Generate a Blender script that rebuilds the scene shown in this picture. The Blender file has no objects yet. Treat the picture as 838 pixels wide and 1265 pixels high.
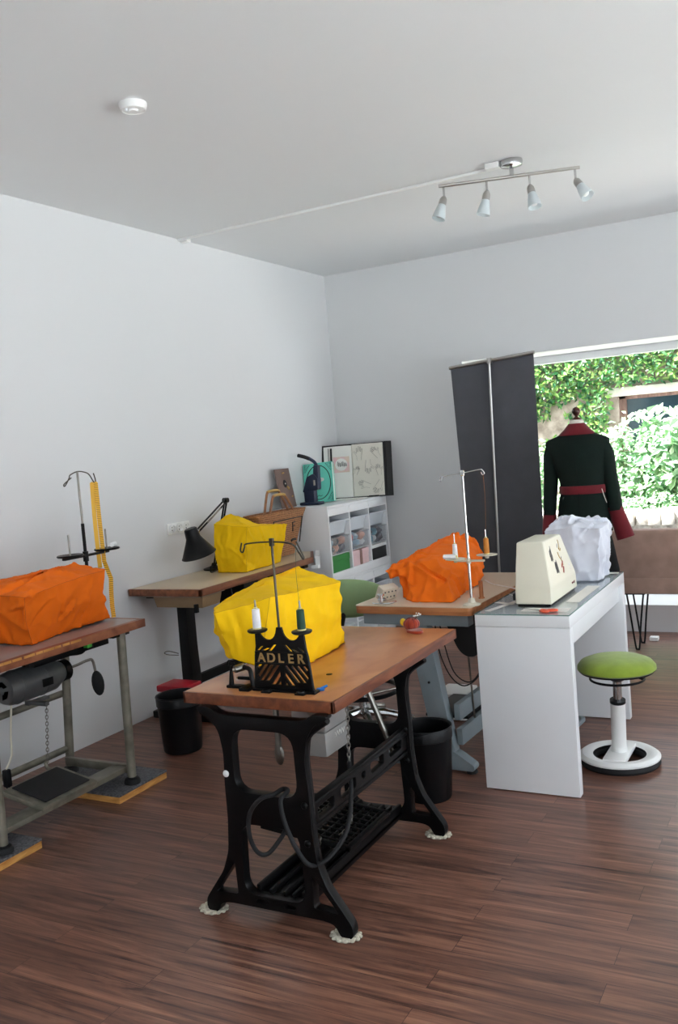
import bpy, bmesh, math, random
from mathutils import Vector, Matrix, noise
C = bpy.context.scene.collection
rnd = random.Random(7)
PI = math.pi

# ------------------------------------------------------------------ materials
def lin(c):
    return tuple(((v/255)/12.92 if v/255 <= .04045 else ((v/255+.055)/1.055)**2.4) for v in c)+(1,)

def base_mat(name):
    m = bpy.data.materials.new(name); m.use_nodes = True
    nt = m.node_tree; b = nt.nodes['Principled BSDF']
    return m, nt, b

def N(nt, t, **kw):
    n = nt.nodes.new(t)
    for k, v in kw.items():
        if k in n.inputs: n.inputs[k].default_value = v
        else: setattr(n, k, v)
    return n

def coords(nt, scale=(1, 1, 1), rot=(0, 0, 0), kind='Object'):
    tc = N(nt, 'ShaderNodeTexCoord'); mp = N(nt, 'ShaderNodeMapping')
    mp.inputs['Scale'].default_value = scale; mp.inputs['Rotation'].default_value = rot
    nt.links.new(tc.outputs[kind], mp.inputs['Vector'])
    return mp.outputs['Vector']

def add_bump(nt, b, h, strength, dist=.002):
    bp = N(nt, 'ShaderNodeBump'); bp.inputs['Strength'].default_value = strength
    bp.inputs['Distance'].default_value = dist
    nt.links.new(h, bp.inputs['Height']); nt.links.new(bp.outputs['Normal'], b.inputs['Normal'])

def mat(name, c, rough=.5, metal=0, var=.06, vs=6, bump=0, bs=80, coat=0, c2=None, spec=None):
    """plain paint, plastic, metal or cloth: slight mottling plus a fine bump"""
    m, nt, b = base_mat(name)
    b.inputs['Roughness'].default_value = rough; b.inputs['Metallic'].default_value = metal
    if coat: b.inputs['Coat Weight'].default_value = coat; b.inputs['Coat Roughness'].default_value = .08
    if spec is not None: b.inputs['Specular IOR Level'].default_value = spec
    v = coords(nt)
    nz = N(nt, 'ShaderNodeTexNoise', Scale=vs, Detail=4.0); nt.links.new(v, nz.inputs['Vector'])
    cr = N(nt, 'ShaderNodeValToRGB')
    a = lin(c); d = lin(c2) if c2 else tuple(x*(1-var*2.2) for x in a[:3])+(1,)
    cr.color_ramp.elements[0].color = d; cr.color_ramp.elements[0].position = .3
    cr.color_ramp.elements[1].color = a; cr.color_ramp.elements[1].position = .65
    nt.links.new(nz.outputs['Fac'], cr.inputs['Fac']); nt.links.new(cr.outputs['Color'], b.inputs['Base Color'])
    if bump:
        n2 = N(nt, 'ShaderNodeTexNoise', Scale=bs, Detail=3.0); nt.links.new(v, n2.inputs['Vector'])
        add_bump(nt, b, n2.outputs['Fac'], bump)
    return m

def cloth(name, c, weave=900, var=.05, sheen=.3, rough=.85):
    m, nt, b = base_mat(name); b.inputs['Roughness'].default_value = rough
    b.inputs['Sheen Weight'].default_value = sheen; b.inputs['Specular IOR Level'].default_value = .25
    v = coords(nt)
    nz = N(nt, 'ShaderNodeTexNoise', Scale=9.0, Detail=5.0); nt.links.new(v, nz.inputs['Vector'])
    cr = N(nt, 'ShaderNodeValToRGB'); a = lin(c)
    cr.color_ramp.elements[0].color = tuple(x*(1-var*2) for x in a[:3])+(1,); cr.color_ramp.elements[0].position = .35
    cr.color_ramp.elements[1].color = a; cr.color_ramp.elements[1].position = .65
    nt.links.new(nz.outputs['Fac'], cr.inputs['Fac']); nt.links.new(cr.outputs['Color'], b.inputs['Base Color'])
    w = N(nt, 'ShaderNodeTexVoronoi', Scale=float(weave)); nt.links.new(v, w.inputs['Vector'])
    wr = N(nt, 'ShaderNodeTexNoise', Scale=28.0, Detail=6.0); nt.links.new(v, wr.inputs['Vector'])
    ad = N(nt, 'ShaderNodeMath', operation='MULTIPLY_ADD'); ad.inputs[1].default_value = .12
    nt.links.new(w.outputs['Distance'], ad.inputs[0]); nt.links.new(wr.outputs['Fac'], ad.inputs[2])
    add_bump(nt, b, ad.outputs[0], .35, .004)
    return m

def wood(name, dark, light, scale=(3, 40, 40), rough=.4, coat=0, spec=None):
    m, nt, b = base_mat(name); b.inputs['Roughness'].default_value = rough
    if spec is not None: b.inputs['Specular IOR Level'].default_value = spec
    if coat: b.inputs['Coat Weight'].default_value = coat; b.inputs['Coat Roughness'].default_value = .2
    v = coords(nt, scale)
    nz = N(nt, 'ShaderNodeTexNoise', Scale=1.0, Detail=6.0, Distortion=.6); nt.links.new(v, nz.inputs['Vector'])
    cr = N(nt, 'ShaderNodeValToRGB')
    cr.color_ramp.elements[0].color = lin(dark); cr.color_ramp.elements[0].position = .34
    cr.color_ramp.elements[1].color = lin(light); cr.color_ramp.elements[1].position = .66
    nt.links.new(nz.outputs['Fac'], cr.inputs['Fac']); nt.links.new(cr.outputs['Color'], b.inputs['Base Color'])
    add_bump(nt, b, nz.outputs['Fac'], .15, .001)
    return m

def wall_paint(name, c):
    m, nt, b = base_mat(name); b.inputs['Roughness'].default_value = .8; b.inputs['Specular IOR Level'].default_value = .2
    v = coords(nt)
    nz = N(nt, 'ShaderNodeTexNoise', Scale=1.3, Detail=3.0); nt.links.new(v, nz.inputs['Vector'])
    cr = N(nt, 'ShaderNodeValToRGB'); a = lin(c)
    cr.color_ramp.elements[0].color = tuple(x*.97 for x in a[:3])+(1,); cr.color_ramp.elements[1].color = a
    nt.links.new(nz.outputs['Fac'], cr.inputs['Fac']); nt.links.new(cr.outputs['Color'], b.inputs['Base Color'])
    n2 = N(nt, 'ShaderNodeTexNoise', Scale=160.0, Detail=3.0); nt.links.new(v, n2.inputs['Vector'])
    add_bump(nt, b, n2.outputs['Fac'], .12, .002)
    return m

def floor_mat():
    m, nt, b = base_mat('walnut_laminate')
    v = coords(nt)
    br = N(nt, 'ShaderNodeTexBrick', offset=.37, offset_frequency=2, Scale=1.0)
    br.inputs['Brick Width'].default_value = 1.25; br.inputs['Row Height'].default_value = .098
    br.inputs['Mortar Size'].default_value = .0007; br.inputs['Mortar Smooth'].default_value = .1
    br.inputs['Color1'].default_value = (0, 0, 0, 1); br.inputs['Color2'].default_value = (1, 1, 1, 1)
    br.inputs['Mortar'].default_value = (.5, .5, .5, 1)
    nt.links.new(v, br.inputs['Vector'])
    bw = N(nt, 'ShaderNodeSeparateColor'); nt.links.new(br.outputs['Color'], bw.inputs['Color'])
    mw = N(nt, 'ShaderNodeMath', operation='MULTIPLY'); mw.inputs[1].default_value = 23.0
    nt.links.new(bw.outputs['Red'], mw.inputs[0])
    g = N(nt, 'ShaderNodeTexNoise', noise_dimensions='4D', Scale=1.0, Detail=8.0, Roughness=.62, Distortion=1.6)
    nt.links.new(coords(nt, (1.5, 26, 1)), g.inputs['Vector']); nt.links.new(mw.outputs[0], g.inputs['W'])
    f = N(nt, 'ShaderNodeTexNoise', noise_dimensions='4D', Scale=1.0, Detail=4.0)
    nt.links.new(coords(nt, (5, 190, 1)), f.inputs['Vector']); nt.links.new(mw.outputs[0], f.inputs['W'])
    cr = N(nt, 'ShaderNodeValToRGB'); e = cr.color_ramp.elements
    e[0].position = .28; e[0].color = lin((43, 29, 24)); e[1].position = .80; e[1].color = lin((176, 130, 104))
    x = cr.color_ramp.elements.new(.38); x.color = lin((92, 62, 52))
    x = cr.color_ramp.elements.new(.55); x.color = lin((132, 92, 76))
    nt.links.new(g.outputs['Fac'], cr.inputs['Fac'])
    mx = N(nt, 'ShaderNodeMix', data_type='RGBA', blend_type='MULTIPLY'); mx.inputs['Factor'].default_value = .34
    c2 = N(nt, 'ShaderNodeValToRGB'); c2.color_ramp.elements[0].position = .3; c2.color_ramp.elements[0].color = (.35, .32, .3, 1)
    c2.color_ramp.elements[1].position = .6
    nt.links.new(f.outputs['Fac'], c2.inputs['Fac'])
    nt.links.new(cr.outputs['Color'], mx.inputs['A']); nt.links.new(c2.outputs['Color'], mx.inputs['B'])
    m2 = N(nt, 'ShaderNodeMix', data_type='RGBA', blend_type='MULTIPLY'); m2.inputs['Factor'].default_value = .42
    c3 = N(nt, 'ShaderNodeValToRGB'); c3.color_ramp.elements[0].color = (.55, .52, .52, 1); c3.color_ramp.elements[1].color = (1.2, 1.15, 1.1, 1)
    nt.links.new(bw.outputs['Red'], c3.inputs['Fac'])
    nt.links.new(mx.outputs['Result'], m2.inputs['A']); nt.links.new(c3.outputs['Color'], m2.inputs['B'])
    m3 = N(nt, 'ShaderNodeMix', data_type='RGBA'); m3.inputs['B'].default_value = lin((30, 20, 17))
    nt.links.new(br.outputs['Fac'], m3.inputs['Factor']); nt.links.new(m2.outputs['Result'], m3.inputs['A'])
    nt.links.new(m3.outputs['Result'], b.inputs['Base Color'])
    rr = N(nt, 'ShaderNodeMapRange'); rr.inputs['To Min'].default_value = .24; rr.inputs['To Max'].default_value = .42
    nt.links.new(f.outputs['Fac'], rr.inputs['Value']); nt.links.new(rr.outputs['Result'], b.inputs['Roughness'])
    add_bump(nt, b, g.outputs['Fac'], .12, .0015)
    return m

def leaf_mat(name, cols, trans=.35):
    m, nt, b = base_mat(name); b.inputs['Roughness'].default_value = .38; b.inputs['Specular IOR Level'].default_value = .55
    ge = N(nt, 'ShaderNodeNewGeometry'); cr = N(nt, 'ShaderNodeValToRGB')
    for i, c in enumerate(cols):
        p = i/(len(cols)-1)
        e = cr.color_ramp.elements[0] if i == 0 else cr.color_ramp.elements[-1] if i == len(cols)-1 else cr.color_ramp.elements.new(p)
        e.position = p; e.color = lin(c)
    nt.links.new(ge.outputs['Random Per Island'], cr.inputs['Fac']); nt.links.new(cr.outputs['Color'], b.inputs['Base Color'])
    tr = N(nt, 'ShaderNodeBsdfTranslucent'); nt.links.new(cr.outputs['Color'], tr.inputs['Color'])
    ms = N(nt, 'ShaderNodeMixShader'); ms.inputs[0].default_value = trans
    nt.links.new(b.outputs[0], ms.inputs[1]); nt.links.new(tr.outputs[0], ms.inputs[2])
    nt.links.new(ms.outputs[0], nt.nodes['Material Output'].inputs['Surface'])
    return m

def clear(name, tint=(1, 1, 1), rough=0, haze=0, hazecol=(230, 232, 235), ior=1.5):
    """thin clear pane: transparent, with a mirror film by Fresnel and an optional milky part"""
    m, nt, b = base_mat(name)
    t = N(nt, 'ShaderNodeBsdfTransparent'); t.inputs['Color'].default_value = (*tint, 1)
    g = N(nt, 'ShaderNodeBsdfGlossy'); g.inputs['Roughness'].default_value = rough
    fr = N(nt, 'ShaderNodeFresnel', IOR=ior)
    ge = N(nt, 'ShaderNodeNewGeometry'); k = N(nt, 'ShaderNodeMath', operation='SUBTRACT'); k.inputs[0].default_value = 1; nt.links.new(ge.outputs['Backfacing'], k.inputs[1])
    fm = N(nt, 'ShaderNodeMath', operation='MULTIPLY'); nt.links.new(fr.outputs[0], fm.inputs[0]); nt.links.new(k.outputs[0], fm.inputs[1])
    ms = N(nt, 'ShaderNodeMixShader'); nt.links.new(fm.outputs[0], ms.inputs[0])
    src = t.outputs[0]
    if haze:
        b.inputs['Base Color'].default_value = lin(hazecol); b.inputs['Roughness'].default_value = .4
        mh = N(nt, 'ShaderNodeMixShader'); mh.inputs[0].default_value = haze
        nt.links.new(t.outputs[0], mh.inputs[1]); nt.links.new(b.outputs[0], mh.inputs[2]); src = mh.outputs[0]
    nt.links.new(src, ms.inputs[1]); nt.links.new(g.outputs[0], ms.inputs[2])
    nt.links.new(ms.outputs[0], nt.nodes['Material Output'].inputs['Surface'])
    return m

def frosted(name, c, trans=.4):
    m, nt, b = base_mat(name); b.inputs['Base Color'].default_value = lin(c); b.inputs['Roughness'].default_value = .35
    nz = N(nt, 'ShaderNodeTexNoise', Scale=40.0); nt.links.new(coords(nt), nz.inputs['Vector']); add_bump(nt, b, nz.outputs['Fac'], .05)
    tr = N(nt, 'ShaderNodeBsdfTranslucent'); tr.inputs['Color'].default_value = lin(c)
    ms = N(nt, 'ShaderNodeMixShader'); ms.inputs[0].default_value = trans
    nt.links.new(b.outputs[0], ms.inputs[1]); nt.links.new(tr.outputs[0], ms.inputs[2])
    nt.links.new(ms.outputs[0], nt.nodes['Material Output'].inputs['Surface'])
    return m

def woven(name, dark, light):
    m, nt, b = base_mat(name); b.inputs['Roughness'].default_value = .8
    v = coords(nt, (1, 1, 1))
    w = N(nt, 'ShaderNodeTexWave', Scale=22.0, Distortion=3.0, bands_direction='Z'); w.inputs['Detail'].default_value = 2
    nt.links.new(v, w.inputs['Vector'])
    w2 = N(nt, 'ShaderNodeTexVoronoi', Scale=85.0); nt.links.new(v, w2.inputs['Vector'])
    ad = N(nt, 'ShaderNodeMath', operation='MULTIPLY_ADD'); ad.inputs[1].default_value = .8
    nt.links.new(w2.outputs['Distance'], ad.inputs[0]); nt.links.new(w.outputs['Fac'], ad.inputs[2])
    cr = N(nt, 'ShaderNodeValToRGB'); cr.color_ramp.elements[0].color = lin(dark); cr.color_ramp.elements[1].color = lin(light)
    cr.color_ramp.elements[0].position = .2; cr.color_ramp.elements[1].position = .9
    nt.links.new(ad.outputs[0], cr.inputs['Fac']); nt.links.new(cr.outputs['Color'], b.inputs['Base Color'])
    add_bump(nt, b, ad.outputs[0], .6, .006)
    return m

def stripes(name, ca, cb, scale, axis='Z', thr=.8):
    m, nt, b = base_mat(name); b.inputs['Roughness'].default_value = .55
    w = N(nt, 'ShaderNodeTexWave', Scale=scale, bands_direction=axis, wave_profile='SIN'); nt.links.new(coords(nt), w.inputs['Vector'])
    cr = N(nt, 'ShaderNodeValToRGB'); cr.color_ramp.interpolation = 'CONSTANT'
    cr.color_ramp.elements[0].color = lin(ca); cr.color_ramp.elements[1].color = lin(cb); cr.color_ramp.elements[1].position = thr
    nt.links.new(w.outputs['Fac'], cr.inputs['Fac']); nt.links.new(cr.outputs['Color'], b.inputs['Base Color'])
    return m

M = {}
M['wall'] = wall_paint('white_wall_paint', (216, 217, 218)); M['ceil'] = wall_paint('white_ceiling_paint', (228, 230, 231))
M['floor'] = floor_mat()
M['white_lac'] = mat('white_lacquer', (232, 234, 236), .28, var=.015, vs=3, bump=.02)
M['white_paint'] = mat('white_painted_frame', (228, 231, 232), .4, var=.02)
M['white_plastic'] = mat('white_plastic', (234, 234, 232), .35, var=.02)
M['black_paint'] = mat('black_enamel', (12, 12, 13), .36, var=.2, bump=.12, bs=60, spec=.2)
M['black_matte'] = mat('black_matte', (14, 14, 15), .6, var=.1, bump=.1)
M['black_plastic'] = mat('black_plastic', (14, 15, 17), .38, var=.1, bump=.05, bs=120, spec=.25)
M['rubber'] = mat('black_rubber', (24, 25, 27), .75, var=.15, bump=.25, bs=150)
M['dark_steel'] = mat('dark_steel_rod', (92, 86, 78), .35, .9, var=.15); M['chrome'] = mat('chrome', (205, 205, 205), .18, 1, var=.05)
M['steel'] = mat('worn_steel', (150, 146, 138), .35, 1, var=.15, vs=20, bump=.1)
M['nickel'] = mat('brushed_nickel', (188, 186, 182), .32, 1, var=.06)
M['leg_metal'] = mat('worn_green_grey_steel_tube', (142, 138, 124), .4, .4, var=.18, vs=11, bump=.1, c2=(104, 100, 88))
M['motor_grey'] = mat('grey_motor_paint', (92, 94, 95), .4, .2, var=.12, bump=.1)
M['grey_green'] = mat('blue_grey_hammered_steel', (133, 145, 150), .42, .1, var=.06, bump=.25, bs=110)
M['box_grey'] = mat('grey_box_paint', (150, 148, 144), .45, .1, var=.06, bump=.1)
M['cream'] = mat('cream_enamel', (226, 222, 203), .38, var=.02, bump=.08, bs=200)
M['cream_dev'] = mat('aged_cream_plastic', (212, 205, 186), .45, var=.05)
M['orange'] = cloth('orange_cotton', (240, 112, 16), sheen=0); M['yellow'] = cloth('yellow_cotton', (246, 196, 6), sheen=0)
M['orange_seam'] = mat('orange_stitching', (196, 84, 16), .9); M['yellow_seam'] = mat('yellow_stitching', (206, 156, 8), .9)
M['green_seat'] = cloth('lime_green_knit', (140, 162, 54), 500, .12)
M['green_back'] = mat('sage_green_upholstery', (142, 172, 122), .5, var=.05, bump=.1, bs=200)
M['jacket'] = cloth('dark_green_wool', (8, 25, 20), 700, .1, 0); M['wine'] = cloth('wine_red_satin', (108, 16, 28), 700, .1, .15, .7)
M['skirt'] = cloth('black_skirt_cloth', (8, 9, 10), 700, .1, 0)
M['brown_uph'] = cloth('taupe_velour', (178, 147, 132), 500, .1, .25)
M['banner'] = cloth('charcoal_banner_cloth', (80, 81, 87), 600, .05, .1, .75)
M['bag_white'] = frosted('white_polythene', (236, 238, 246), .3)
M['adler_top'] = wood('reddish_brown_veneer', (172, 108, 60), (194, 132, 82), (9, 5, 20), .32, .2)
M['adler_edge'] = wood('worn_brown_edge_shaded', (88, 42, 24), (132, 74, 44), (26, 5, 30), .42)  # brown deepened: shade of the near side put into the colour
M['lam_beige'] = mat('beige_laminate', (206, 186, 156), .28, var=.03, vs=3, bump=.03, bs=300)
M['lam_beige4'] = mat('pale_brown_laminate', (208, 188, 164), .3, var=.03, vs=3, bump=.03, bs=300)
M['lam_grey'] = mat('grey_brown_laminate', (150, 138, 134), .36, var=.05, vs=5, bump=.05, bs=200)
M['edge_brown'] = wood('brown_wood_edge', (98, 52, 30), (146, 88, 56), (30, 4, 30), .45)
M['edge_worn'] = wood('chipped_wood_edge', (104, 52, 32), (158, 98, 66), (40, 9, 12), .5)
M['edge_tan'] = wood('tan_wood_edge', (158, 96, 54), (196, 132, 84), (4, 30, 40), .42)
M['peg'] = wood('beech_peg', (150, 86, 48), (190, 122, 76), (60, 60, 6), .5)
M['drawer_tan'] = mat('tan_drawer_plastic', (142, 116, 84), .5, var=.04)
M['carpet'] = mat('grey_carpet', (104, 104, 108), .95, var=.25, vs=90, bump=1, bs=260, c2=(66, 66, 70))
M['pine'] = wood('raw_pine_edge', (176, 118, 52), (222, 166, 92), (8, 8, 60), .6)
M['tape'] = stripes('yellow_tape_measure', (232, 176, 40), (60, 42, 20), 34.0, 'Z', .88)
M['tape_y'] = mat('yellow_tape_underside', (232, 180, 48), .5)
M['thread_white'] = mat('white_thread', (238, 238, 238), .7, var=.04, vs=60, bump=.5, bs=300)
M['thread_green'] = mat('dark_green_thread', (20, 66, 46), .6, var=.12, vs=60, bump=.5, bs=300)
M['thread_orange'] = mat('ochre_thread', (190, 116, 26), .6, var=.12, vs=60, bump=.5, bs=300)
M['card'] = mat('cream_cone', (226, 214, 150), .6)
M['gold'] = mat('gold_lettering', (168, 136, 84), .45, .3, var=.1)
M['basket'] = woven('woven_seagrass', (104, 66, 38), (176, 124, 84))
M['strap'] = wood('tan_leather_strap', (128, 82, 50), (164, 112, 74), (20, 20, 20), .55)
M['strap_gold'] = mat('mustard_grip', (188, 152, 84), .5)
M['ink'] = mat('black_ink', (26, 24, 24), .6); M['pencil'] = mat('grey_pencil_line', (128, 124, 118), .8)
M['paper'] = mat('white_paper', (232, 230, 224), .8, var=.02); M['paper2'] = mat('ivory_paper', (220, 216, 204), .8, var=.02)
M['pink_p'] = mat('pink_print', (226, 184, 192), .7, var=.12, vs=18, c2=(214, 206, 170))
M['teal'] = mat('turquoise_cover', (108, 212, 190), .5, var=.05); M['navy'] = mat('navy_enamel', (34, 46, 72), .38, .1, var=.12, bump=.1)
M['brown_board'] = mat('brown_print_board', (120, 98, 90), .6, var=.06)
M['tray'] = frosted('translucent_white_tray', (224, 230, 236), .25); M['clearbox'] = clear('clear_plastic_box', (.95, .96, .97), .15, .08)
M['box_green'] = mat('green_box', (28, 128, 48), .5, var=.03); M['box_pink'] = mat('pale_pink_box', (226, 194, 194), .6, var=.04, vs=20)
M['ribbon'] = mat('brown_ribbon', (140, 108, 96), .6); M['black_box'] = mat('black_box_card', (18, 18, 20), .6)
M['red'] = mat('red_plastic', (172, 22, 40), .4); M['coral'] = mat('coral_plastic', (232, 92, 58), .4); M['blue'] = mat('blue_plastic', (28, 116, 200), .4)
M['pinred'] = cloth('brick_red_felt', (158, 60, 38), 300); M['pinyellow'] = cloth('yellow_felt', (226, 190, 40), 300)
M['crochet'] = mat('ecru_crochet', (206, 200, 182), .9, var=.15, vs=80, bump=1, bs=160)
M['glass_pane'] = clear('window_glass'); M['glass_top'] = clear('desk_glass', (.92, .94, .945), .02, .10, (206, 210, 214), 1.6); M['shade_glass'] = frosted('opal_glass', (228, 234, 236), .45)
M['glass_edge'] = mat('green_glass_edge', (108, 142, 136), .15)
M['green_sticker'] = mat('green_sticker', (80, 190, 70), .5); M['wood_finial'] = wood('dark_turned_wood', (56, 26, 18), (92, 46, 32), (20, 20, 20), .35)
M['cream_cloth'] = cloth('cream_linen', (222, 216, 204), 500); M['yellow_led'] = mat('grey_foam', (120, 118, 112), .9)
M['toyblue'] = cloth('pale_blue_cloth', (150, 178, 196), 300); M['toypink'] = cloth('peach_cloth', (222, 160, 136), 300); M['toydark'] = cloth('dark_print_cloth', (52, 54, 72), 300); M['toyteal'] = cloth('teal_cloth', (70, 140, 160), 300); M['toywhite'] = cloth('white_cloth', (222, 222, 222), 300); M['toyred'] = cloth('red_cloth', (172, 50, 60), 300)
M['ivy'] = leaf_mat('ivy_leaves', [(26, 74, 44), (52, 112, 62), (92, 146, 72), (140, 178, 86), (44, 98, 66), (178, 198, 116)])
M['shrub'] = leaf_mat('shrub_leaves', [(96, 142, 100), (134, 174, 128), (168, 198, 152), (120, 164, 132), (204, 220, 186)])
M['stem'] = mat('green_brown_stem', (96, 110, 62), .7); M['stone'] = mat('pale_rough_stone', (206, 200, 190), .9, var=.18, vs=14, bump=1, bs=24, c2=(128, 122, 114))
M['render_wall'] = mat('weathered_render', (168, 152, 140), .9, var=.15, vs=9, bump=.6, bs=30, c2=(112, 96, 86)); M['concrete'] = mat('pale_concrete', (198, 192, 178), .9, var=.1, vs=8, bump=.4)
M['old_wood'] = wood('weathered_window_wood', (92, 66, 58), (136, 104, 92), (30, 30, 4), .7); M['dark_glass'] = mat('dark_window_glass', (40, 58, 66), .08, 0, var=.1)
M['ground'] = mat('pale_paving', (212, 218, 220), .9, var=.08, vs=5, bump=.5, bs=30)

# ------------------------------------------------------------------ mesh helpers
def xf(o):
    """matrix of a thing's root from its own location and rotation"""
    while o.parent: o = o.parent
    return Matrix.Translation(o.location) @ o.rotation_euler.to_matrix().to_4x4()

def crom(pts, n=6, closed=False):
    P = [Vector(p) for p in pts]; out = []; L = len(P)
    rng = L if closed else L-1
    for i in range(rng):
        if closed: a, b, c, d = P[(i-1) % L], P[i], P[(i+1) % L], P[(i+2) % L]
        else: a, b, c, d = P[max(i-1, 0)], P[i], P[i+1], P[min(i+2, L-1)]
        for k in range(n):
            t = k/n
            out.append(.5*((2*b)+(c-a)*t+(2*a-5*b+4*c-d)*t*t+(3*b-a-3*c+d)*t**3))
    if not closed: out.append(P[-1])
    return out

class MB:
    def __init__(s): s.bm = bmesh.new()
    def box(s, a, b, bev=0, rot=None, taper=None):
        """axis box from corner a to corner b; taper=(sx,sy) scales the lower face"""
        a, b = Vector(a), Vector(b); t = bmesh.new()
        bmesh.ops.create_cube(t, size=1)
        c = (a+b)/2; d = b-a
        for v in t.verts:
            k = (taper if taper and v.co.z < 0 else (1, 1))
            v.co = Vector((v.co.x*d.x*k[0], v.co.y*d.y*k[1], v.co.z*d.z))
        if bev: bmesh.ops.bevel(t, geom=t.edges[:], offset=bev, segments=2, profile=.6, affect='EDGES', clamp_overlap=True)
        R = rot.to_4x4() if rot else Matrix.Identity(4)
        t.transform(Matrix.Translation(c) @ R)
        s._join(t); return s
    def _join(s, t):
        me = bpy.data.meshes.new('tmp'); t.to_mesh(me); t.free(); s.bm.from_mesh(me); bpy.data.meshes.remove(me)
    def tube(s, pts, r, seg=8, closed=False, cap=True):
        P = [Vector(p) for p in pts]; n = len(P); rs = r if isinstance(r, (list, tuple)) else [r]*n
        T = []
        for i in range(n):
            a = P[(i-1) % n] if closed or i else P[i]; b = P[(i+1) % n] if closed or i < n-1 else P[i]
            T.append(((b-a) if (b-a).length > 1e-9 else Vector((0, 0, 1))).normalized())
        u = T[0].orthogonal().normalized(); rings = []
        for i in range(n):
            u = (u-T[i]*u.dot(T[i])); u = u.normalized() if u.length > 1e-6 else T[i].orthogonal().normalized()
            w = T[i].cross(u)
            rings.append([s.bm.verts.new(P[i]+(u*math.cos(2*PI*k/seg)+w*math.sin(2*PI*k/seg))*rs[i]) for k in range(seg)])
        for i in range(n if closed else n-1):
            A, B = rings[i], rings[(i+1) % n]
            off = 0
            if closed and i == n-1:
                off = min(range(seg), key=lambda o: sum((A[k].co-B[(k+o) % seg].co).length for k in range(seg)))
            for k in range(seg):
                s.bm.faces.new((A[k], A[(k+1) % seg], B[(k+1+off) % seg], B[(k+off) % seg]))
        if cap and not closed:
            s.bm.faces.new(rings[0][::-1]); s.bm.faces.new(rings[-1])
        return s
    def cyl(s, a, b, r, r2=None, seg=20): return s.tube([a, b], [r, r if r2 is None else r2], seg)
    def lathe(s, prof, c=(0, 0, 0), seg=28, mtx=None):
        """prof = [(radius, z)...]; radius 0 closes the end"""
        c = Vector(c); rings = []; new = []
        for r, z in prof:
            if r <= 1e-6: vs = [s.bm.verts.new((0, 0, z))]
            else: vs = [s.bm.verts.new((r*math.cos(2*PI*k/seg), r*math.sin(2*PI*k/seg), z)) for k in range(seg)]
            rings.append(vs); new += vs
        for A, B in zip(rings, rings[1:]):
            for k in range(seg):
                k2 = (k+1) % seg
                if len(A) == 1 and len(B) == 1: continue
                if len(A) == 1: s.bm.faces.new((A[0], B[k2], B[k]))
                elif len(B) == 1: s.bm.faces.new((A[k], A[k2], B[0]))
                else: s.bm.faces.new((A[k], A[k2], B[k2], B[k]))
        X = Matrix.Translation(c) @ (mtx if mtx else Matrix.Identity(4))
        for v in new: v.co = X @ v.co
        return s
    def ball(s, c, r, sc=(1, 1, 1), seg=16, rot=None):
        t = bmesh.new(); bmesh.ops.create_uvsphere(t, u_segments=seg, v_segments=max(6, seg//2), radius=r)
        X = Matrix.Translation(c) @ (rot.to_4x4() if rot else Matrix.Identity(4)) @ Matrix.Diagonal((*sc, 1)); t.transform(X)
        s._join(t); return s
    def quad(s, *ps):
        s.bm.faces.new([s.bm.verts.new(p) for p in ps]); return s
    def prism(s, poly, axis, a, b, bev=0):
        """polygon (2-D) extruded along axis 'x','y' or 'z' from a to b"""
        f = {'x': lambda p, t: (t, p[0], p[1]), 'y': lambda p, t: (p[0], t, p[1]), 'z': lambda p, t: (p[0], p[1], t)}[axis]
        t = bmesh.new()
        A = [t.verts.new(f(p, a)) for p in poly]; B = [t.verts.new(f(p, b)) for p in poly]; n = len(poly)
        t.faces.new(A[::-1]); t.faces.new(B)
        for i in range(n): t.faces.new((A[i], A[(i+1) % n], B[(i+1) % n], B[i]))
        bmesh.ops.recalc_face_normals(t, faces=t.faces[:])
        if bev: bmesh.ops.bevel(t, geom=t.edges[:], offset=bev, segments=2, profile=.6, affect='EDGES', clamp_overlap=True)
        s._join(t); return s
    def mesh(s, me, mtx=None):
        t = bmesh.new(); t.from_mesh(me)
        if mtx: t.transform(mtx)
        s._join(t); return s
    def o(s, name, m, parent=None, smooth=35, label=None, wld=True, kind=None):
        """link as ONE object; with a parent, world coordinates become the thing's own"""
        bmesh.ops.recalc_face_normals(s.bm, faces=s.bm.faces[:])
        me = bpy.data.meshes.new(name); o = bpy.data.objects.new(name, me); C.objects.link(o)
        if parent is not None:
            if wld: s.bm.transform(xf(parent).inverted())
            o.parent = parent
        else:
            vs = [v.co for v in s.bm.verts]
            c = Vector(((min(v.x for v in vs)+max(v.x for v in vs))/2, (min(v.y for v in vs)+max(v.y for v in vs))/2, min(v.z for v in vs)))
            s.bm.transform(Matrix.Translation(-c)); o.location = c
        s.bm.to_mesh(me); s.bm.free()
        if smooth:
            for p in me.polygons: p.use_smooth = True
            me.set_sharp_from_angle(angle=math.radians(smooth))
        for q in (m if isinstance(m, list) else [m]): me.materials.append(M[q] if isinstance(q, str) else q)
        if label: o['label'] = label
        if kind: o['kind'] = kind
        return o

def plate(outer, holes, depth, bev=.003, mtx=None, res=1):
    """flat casting: 2-D outline with holes, given thickness and rounded arrises; returns a mesh lying in XY"""
    cu = bpy.data.curves.new('tmp', 'CURVE'); cu.dimensions = '2D'; cu.fill_mode = 'BOTH'
    cu.extrude = depth/2-bev; cu.bevel_depth = bev; cu.bevel_resolution = res; cu.offset = -bev
    for poly in [outer]+holes:
        sp = cu.splines.new('POLY'); sp.points.add(len(poly)-1); sp.use_cyclic_u = True
        for p, q in zip(sp.points, poly): p.co = (q[0], q[1], 0, 1)
    ob = bpy.data.objects.new('tmp', cu)
    me = bpy.data.meshes.new_from_object(ob)
    bpy.data.objects.remove(ob); bpy.data.curves.remove(cu)
    return me

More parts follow.
